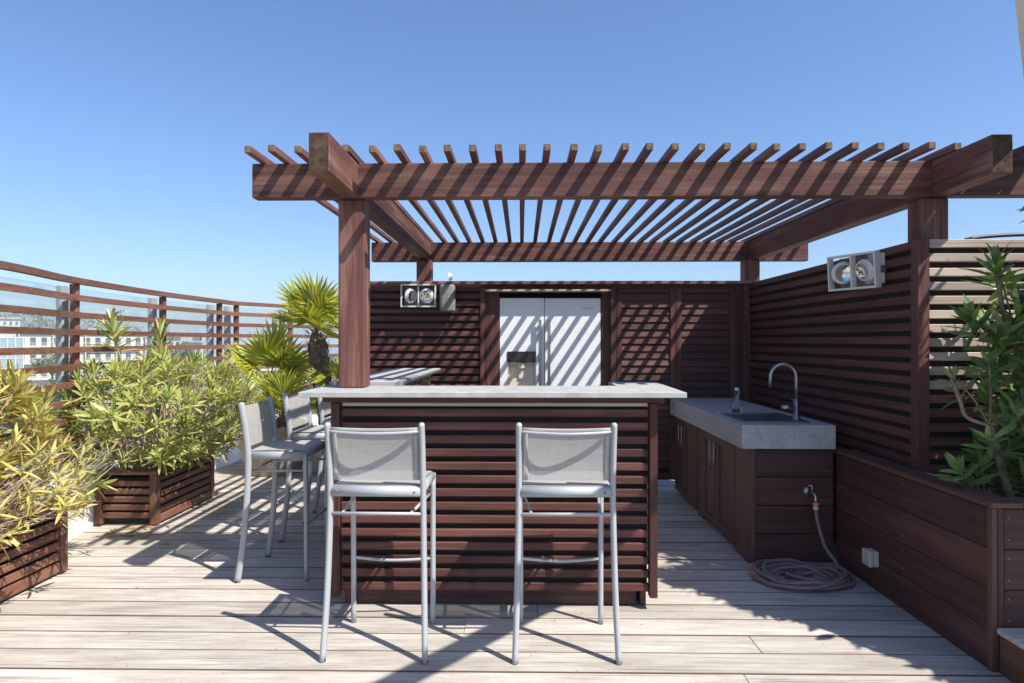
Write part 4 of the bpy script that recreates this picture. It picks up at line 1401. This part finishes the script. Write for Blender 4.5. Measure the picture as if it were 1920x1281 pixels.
spec = [((2.275, 3.10, 1.76), (0, 0, 1), 24, 0.155), ((2.14, 3.08, 1.50), (-.35, -.1, .8), 20, 0.14), ((2.33, 3.0, 1.55), (.3, -.2, .8), 20, 0.15), ((2.27, 3.05, 1.33), (-.2, -.4, .8), 18, 0.14),
        ((2.42, 2.95, 1.42), (.2, -.5, .7), 20, 0.15), ((2.38, 2.92, 1.22), (-.1, -.6, .5), 18, 0.15), ((2.20, 3.06, 1.16), (-.2, -.3, .8), 16, 0.11), ((2.06, 3.1, 1.21), (-.4, -.1, .6), 12, 0.09),
        ((2.02, 2.98, 0.80), (-.4, -.3, .7), 15, 0.12), ((2.11, 2.97, 0.80), (.2, -.2, .9), 14, 0.12), ((2.30, 2.95, 1.12), (.1, -.5, .7), 16, 0.13), ((2.46, 2.9, 1.66), (.3, -.3, .8), 20, 0.16), ((2.22, 3.0, 1.42), (-.3, -.4, .6), 16, 0.14), ((2.34, 2.98, 1.40), (0, -.6, .6), 18, 0.15), ((2.18, 3.02, 1.28), (-.5, -.3, .5), 14, 0.12), ((2.40, 2.95, 1.58), (.2, -.4, .8), 18, 0.15), ((2.26, 2.98, 1.02), (-.1, -.6, .5), 14, 0.13), ((2.16, 3.0, 0.93), (-.4, -.4, .5), 13, 0.12)]
for tip, d, n_, L_ in spec:
    rosette(leaves, Vector(tip), Vector(d), n_, L_, 0.13, rng, 14, 84, 0.2)
    src = fk if tip[2] < 1.3 else Vector((2.36, 3.05, 1.22))
    if tip[2] < 0.9: src = Vector((2.18, 3.05, 0.63))
    paths.append(([src, src.lerp(Vector(tip), 0.5) + Vector((.02, .02, .02)), Vector(tip)], 0.7))
for k in range(120):
    tip = Vector((2.20 + 0.75 * rng.random() ** 0.8, rng.uniform(2.85, 3.30), rng.uniform(0.72, 1.72)))
    if tip.x < 2.36 and tip.z > 1.12 : continue
    d = Vector((rng.uniform(-.5, .5), rng.uniform(-.7, .1), rng.uniform(-.1, .9)))
    rosette(leaves, tip, d, rng.randrange(9, 16), rng.uniform(0.10, 0.15), 0.12, rng, 25, 95, 0.2)
    src = Vector((2.45 + rng.uniform(-.1, .3), 3.02, rng.uniform(0.8, 1.15)))
    paths.append(([src, src.lerp(tip, 0.5), tip], 0.6))
stems(paths, BARK, rs, 0.009, 0.004)
rt = thing('evergreen_shrub', 'taller evergreen shrub at the right edge, only a few leaf tips in view', 'shrub', (2.95, 2.95, 0.63))
lv2, paths = [], []
tube('trunk', [(2.95, 2.95, 0.62), (2.9, 2.9, 1.1), (2.75, 2.82, 1.5)], 0.02, BARK, rt, 9, (1, 0, 0), None, False, 4)
rng = random.Random(61)
EDGE = [(0.80, 3.78), (1.22, 3.27), (1.42, 3.13), (1.62, 2.93), (1.84, 2.62), (1.95, 2.45)]
def edge_y(u):
    for (a, b), (c, d) in zip(EDGE[:-1], EDGE[1:]):
        if a <= u <= c:
            return b + (d - b) * (u - a) / (c - a)
n_ok = 0
while n_ok < 420:
    u = rng.uniform(0.86, 1.95)
    v = edge_y(u) + 0.07 + abs(rng.gauss(0, 0.28))
    hh = rng.uniform(1.3, 2.65)
    tip = Vector((u + 0.66 * hh, v - 0.46 * hh, hh))
    if tip.x / tip.y < 0.90 or tip.y > 3.2: continue
    n_ok += 1
    d = Vector((rng.uniform(-.6, .4), rng.uniform(-.6, .3), rng.uniform(0, .9)))
    rosette(lv2, tip, d, rng.randrange(11, 17), rng.uniform(0.11, 0.16), 0.12, rng, 20, 95, 0.2)
    if n_ok % 3 == 0:
        paths.append(([(2.75, 2.82, 1.45), Vector((2.75, 2.82, 1.45)).lerp(tip, 0.5) + Vector((0, 0, .04)), tip], 0.7))
for tip, d in (((2.18, 2.72, 1.95), (-.5, .1, .3)), ((2.21, 2.75, 2.0), (-.6, .1, -.1))):
    rosette(lv2, Vector(tip), Vector(d), 9, 0.12, 0.08, rng, 20, 80, 0.2)
    paths.append(([(2.75, 2.82, 1.45), (2.45, 2.76, 1.9), tip], 0.7))
stems(paths, BARK, rt, 0.010, 0.004)
SHV = [leafshape(0.26, 0.2, 0.12, 0.08), leafshape(0.29, 0.12, 0.22, 0.08), leafshape(0.24, 0.3, 0.02, 0.06)]
foliage(leaves, SHV, SHRUB, rs)
foliage(lv2, SHV, SHRUB, rt, 0)
P = []
for k in range(26):
    a = Vector((rng.uniform(2.1, 2.9), rng.uniform(2.86, 3.2), 0.64))
    b = a + Vector((rng.uniform(-.2, .25), rng.uniform(-.1, .1), rng.uniform(0.03, 0.2)))
    P.append(([a, a.lerp(b, .5) + Vector((0, 0, .02)), b], 0.45))
stems(P, TWIG, rs, 0.009, 0.004, name='dry_twigs')['kind'] = 'stuff'

# ------------------------------------------------------------------ FAR TOWN
def px(x, D):
    return (x - 978) / 1200 * D

def building(label, x0, x1, D, ztop, mat, floors, cols, fl=3.0, depth=14, zb=-16, balcony=True, win=(0.85, 1.35), wmat=None, roof=True):
    X0, X1 = px(x0, D), px(x1, D)
    xm = (X0 + X1) / 2
    ang = -math.atan2(xm, D) 
    w = (X1 - X0) * math.cos(math.atan2(xm, D)) * 1.0
    w = abs(X1 - X0) * 0.86
    b = thing('apartment_building', label, 'building')
    h = ztop - zb
    box('wall', (-w / 2, w / 2, 0, depth, 0, h), mat, b, 0)
    if roof:
        box('roof', (-w / 2 - 0.5, w / 2 + 0.5, -0.6, depth + 0.4, h, h + 0.35), ROOFT, b, 0)
        for q in (-0.28, 0.1, 0.33):
            box('roof_box', (q * w - 1.2, q * w + 1.2, 3, 6, h + 0.36, h + 1.0), ROOFT, b, 0)
    wm = boxmesh(win[0], 0.12, win[1], wmat or WINDOW, 0, None)
    fm = boxmesh(win[0] + 0.3, 0.06, 0.12, mat, 0, None)
    for f in range(floors):
        zc = h - fl * (f + 0.55)
        for c in range(cols):
            xx = -w / 2 + w * (c + 0.5) / cols
            o = place(bpy.data.objects.new('window', wm), b, (xx, -0.03, zc))
            place(bpy.data.objects.new('sill', fm), o, (xx, -0.10, zc - win[1] / 2 - 0.1))
        if balcony:
            zz = zc - 1.25
            bl = box('balcony', (-w / 2 + 0.4, w / 2 - 0.4, -0.9, -0.005, zz - 0.18, zz), mat, b, 0)
            P = [boxgeo(-w / 2 + 0.4, w / 2 - 0.4, -0.9, -0.84, zz + 0.86, zz + 0.96)]
            nb = max(2, int(w / 1.1))
            for k in range(nb + 1):
                xx = -w / 2 + 0.43 + (w - 0.86) * k / nb
                P.append(boxgeo(xx - 0.03, xx + 0.03, -0.89, -0.85, zz, zz + 0.86))
            V, F = join(P)
            mobj('balustrade', V, F, mat, bl, (0, -0.9, zz))
            for k in range(0, cols, 3):
                xx = -w / 2 + w * k / cols + 0.45
                box('divider', (xx, xx + 0.18, -0.83, -0.01, zz + 0.01, zz + fl - 0.2), mat, bl, 0)
    b.location = (xm, D, zb)
    b.rotation_euler.z = ang
    ORG[b.name] = Vector((xm, D, zb))
    return b
building('long cream apartment block with balconies behind the first fence post', 30, 262, 125, 3.1, BUILDW, 4, 12)
building('cream apartment block with a flat roof seen behind the tall oleander shoots', 262, 335, 140, 2.3, BUILDW, 4, 6)
building('small white block right of the round dark tree', 338, 376, 120, 1.2, BUILDW, 4, 3, balcony=False)
building('low pale buildings by the sea near the fence corner', 374, 432, 230, -0.6, BUILDG, 3, 7, balcony=False)
building('low pale block seen through the rails beside the palms', 448, 580, 150, -1.5, BUILDW, 3, 9, balcony=False, win=(2.2, 1.3))
building('white villa on the hillside at the far left', -18, 24, 262, 10.6, BUILDW, 2, 4, zb=1.5, balcony=False, depth=8)
# glazed block
g = thing('glazed_building', 'pale glazed office block with a grid facade at the far left', 'building')
D = 85
X0, X1 = px(-70, D), px(29, D)
w = (X1 - X0) * 0.85
h = 18.0
box('wall', (-w / 2, w / 2, 0.05, 10, 0, h), BUILDG, g, 0)
nc = 7
pane = boxmesh(w / nc - 0.12, 0.05, 1.28, WINDOWB, 0, None)
for r_ in range(9):
    for c in range(nc):
        place(bpy.data.objects.new('pane', pane), g, (-w / 2 + w * (c + 0.5) / nc, 0.02, h - 0.8 - 1.4 * r_))
for c in range(nc + 1):
    xx = -w / 2 + w * c / nc
    box('mullion', (xx - 0.05, xx + 0.05, -0.06, 0.045, 0, h), WALLW, g, 0)
for r_ in range(10):
    zz = h - 0.1 - 1.4 * r_
    box('transom', (-w / 2, w / 2, -0.055, -0.006, zz - 0.05, zz + 0.05), WALLW, g, 0)
g.location = ((X0 + X1) / 2, D, -16)
g.rotation_euler.z = -math.atan2((X0 + X1) / 2, D)

def far_tree(label, x, D, zt, r, mat, seed, zb=-16, flat=0.7, n=900):
    rng = random.Random(seed)
    X = px(x, D)
    t = thing('town_tree', label, 'tree', (X, D, zb), 'trees between the town buildings')
    c = Vector((X, D, zt - r * flat))
    P = [tubegeo([(X, D, zb), (X + .2, D, (zb + c.z) / 2), (X, D, c.z)], [0.35, 0.25, 0.12], 7)]
    for k in range(6):
        a = k * 1.05
        P.append(tubegeo([(X, D, c.z - r * 0.5), (X + r * .55 * math.cos(a), D + r * .55 * math.sin(a), c.z + r * 0.1 * (k % 3))], [0.12, 0.03], 5))
    V, F = join(P)
    mobj('trunk', V, F, BARK, t, (X, D, zb), True)
    V, F = [], []
    blobs = []
    for k in range(14):
        a, e = rng.uniform(0, 6.28), rng.uniform(-0.6, 1)
        blobs.append((c + Vector((math.cos(a) * r * .6, math.sin(a) * r * .6, e * r * flat * .6)), r * rng.uniform(.28, .48)))
    for k in range(n):
        bc_, br_ = blobs[k % len(blobs)]
        q = Vector((rng.gauss(0, 1), rng.gauss(0, 1), rng.gauss(0, 1))).normalized() * br_ * rng.uniform(.6, 1.05)
        p = bc_ + q
        u = Vector((rng.uniform(-1, 1), rng.uniform(-1, 1), rng.uniform(-1, 1))).normalized()
        v = u.orthogonal().normalized()
        s = r * rng.uniform(0.05, 0.10)
        b = len(V)
        V += [p - u * s, p + v * s * .6, p + u * s, p - v * s * .6]
        F.append((b, b + 1, b + 2, b + 3))
    mobj('crown', V, F, mat, t, c)
far_tree('round dark pine standing right of the second oleander shoot', 322, 98, 0.9, 3.0, TREED, 1, n=1600)
far_tree('olive green tree in front of the cream apartment block balconies', 88, 100, -0.9, 3.0, TREEL, 2, flat=0.5)
far_tree('bushy tree at the foot of the cream block, left of the first fence post', 70, 80, -3.9, 4.5, TREED, 3, flat=0.5, n=1500)
far_tree('green tree below the cream block, right of the first fence post', 160, 75, -3.2, 2.2, TREEL, 4, flat=0.6)
far_tree('tree below the rails left of the fence corner', 385, 90, -5.0, 3.4, TREED, 5, flat=0.5)
far_tree('dusty green tree seen low through the rails right of the fence corner', 470, 95, -5.2, 4.2, TREED, 6, flat=0.5, n=1500)
far_tree('tree seen low through the rails beside the tall palm trunk', 560, 110, -4.2, 5.0, TREEL, 7, flat=0.5, n=1500)
far_tree('tree crown between the tall palm trunk and the pergola post', 628, 120, -1.2, 4.2, TREED, 8, flat=0.5, n=1500)
far_tree('tree behind the leftmost railing section', 15, 70, -4.6, 3.5, TREED, 9, flat=0.5)

# hillside wood (reads as one mass) and a few palms that stand out
rng = random.Random(12)
V, F = [], []
for k in range(9000):
    base = HV[rng.randrange(len(HV))]
    if base[2] < -9: continue
    hgt = rng.uniform(0.5, 6.5)
    c = Vector((base[0] + rng.uniform(-5, 5), base[1] + rng.uniform(-5, 5), base[2] + hgt))
    for m in range(4):
        p = c + Vector((rng.gauss(0, 1.0), rng.gauss(0, 1.0), rng.gauss(0, 0.6)))
        u = Vector((rng.uniform(-1, 1), rng.uniform(-1, 1), rng.uniform(-.6, .6))).normalized()
        v = u.orthogonal().normalized()
        s = rng.uniform(0.25, 0.75)
        b = len(V)
        V += [p - u * s, p + v * s * .7, p + u * s, p - v * s * .7]
        F.append((b, b + 1, b + 2, b + 3))
tag(mobj('hillside_wood', V, F, TREEL, None, (-265, 300, -10)), 'grey green wood covering the hillside at the far left', 'wood', kind='stuff')
def far_palm(label, x, D, zt, seed):
    rng = random.Random(seed)
    X = px(x, D)
    t = thing('hill_palm', label, 'palm', (X, D, 2), 'palms on the hillside')
    V, F = tubegeo([(X, D, 2), (X + .2, D, zt * .6), (X, D, zt)], [0.28, 0.2, 0.16], 6)
    mobj('trunk', V, F, BARK, t, (X, D, 2), True)
    V, F = [], []
    for k in range(26):
        a, e = rng.uniform(0, 6.28), rng.uniform(-0.7, 0.8)
        d = Vector((math.cos(a), math.sin(a), e)).normalized()
        s = d.cross(Vector((0, 0, 1))).normalized() * 0.22
        b = len(V)
        for q in range(4):
            c = Vector((X, D, zt)) + d * (2.1 * q / 3) - Vector((0, 0, 0.22 * q * q * .5))
            V += [c - s * (1 - q / 3.2), c + s * (1 - q / 3.2)]
        for q in range(3):
            F.append((b + q * 2, b + q * 2 + 1, b + q * 2 + 3, b + q * 2 + 2))
    mobj('crown', V, F, TREED, t, (X, D, zt))
for i, (x, zt) in enumerate(((18, 14.2), (36, 13.4), (52, 14.0), (68, 12.9), (84, 13.6), (97, 13.0))):
    far_palm(['leftmost palm on the hilltop', 'second palm from the left on the hilltop', 'third palm from the left on the hilltop', 'fourth palm from the left on the hilltop', 'fifth palm from the left on the hilltop', 'hilltop palm nearest the first fence post'][i], x, 275, zt, i + 40)

# ------------------------------------------------------------------ AIR
V, F = boxgeo(-15000, 15000, -900, 16000, -21, 19)
hm = bpy.data.materials.new('pale_air')
hm.use_nodes = True
hn = hm.node_tree
hn.nodes.remove(hn.nodes['Principled BSDF'])
pv = hn.nodes.new('ShaderNodeVolumePrincipled')
pv.inputs['Color'].default_value = (0.92, 0.95, 1.0, 1)
pv.inputs['Density'].default_value = 0.0009
hn.links.new(pv.outputs[0], hn.nodes['Material Output'].inputs['Volume'])
tag(mobj('haze', V, F, hm, None, (0, 0, 0)), 'thin pale sea haze over the town', 'haze', kind='stuff')
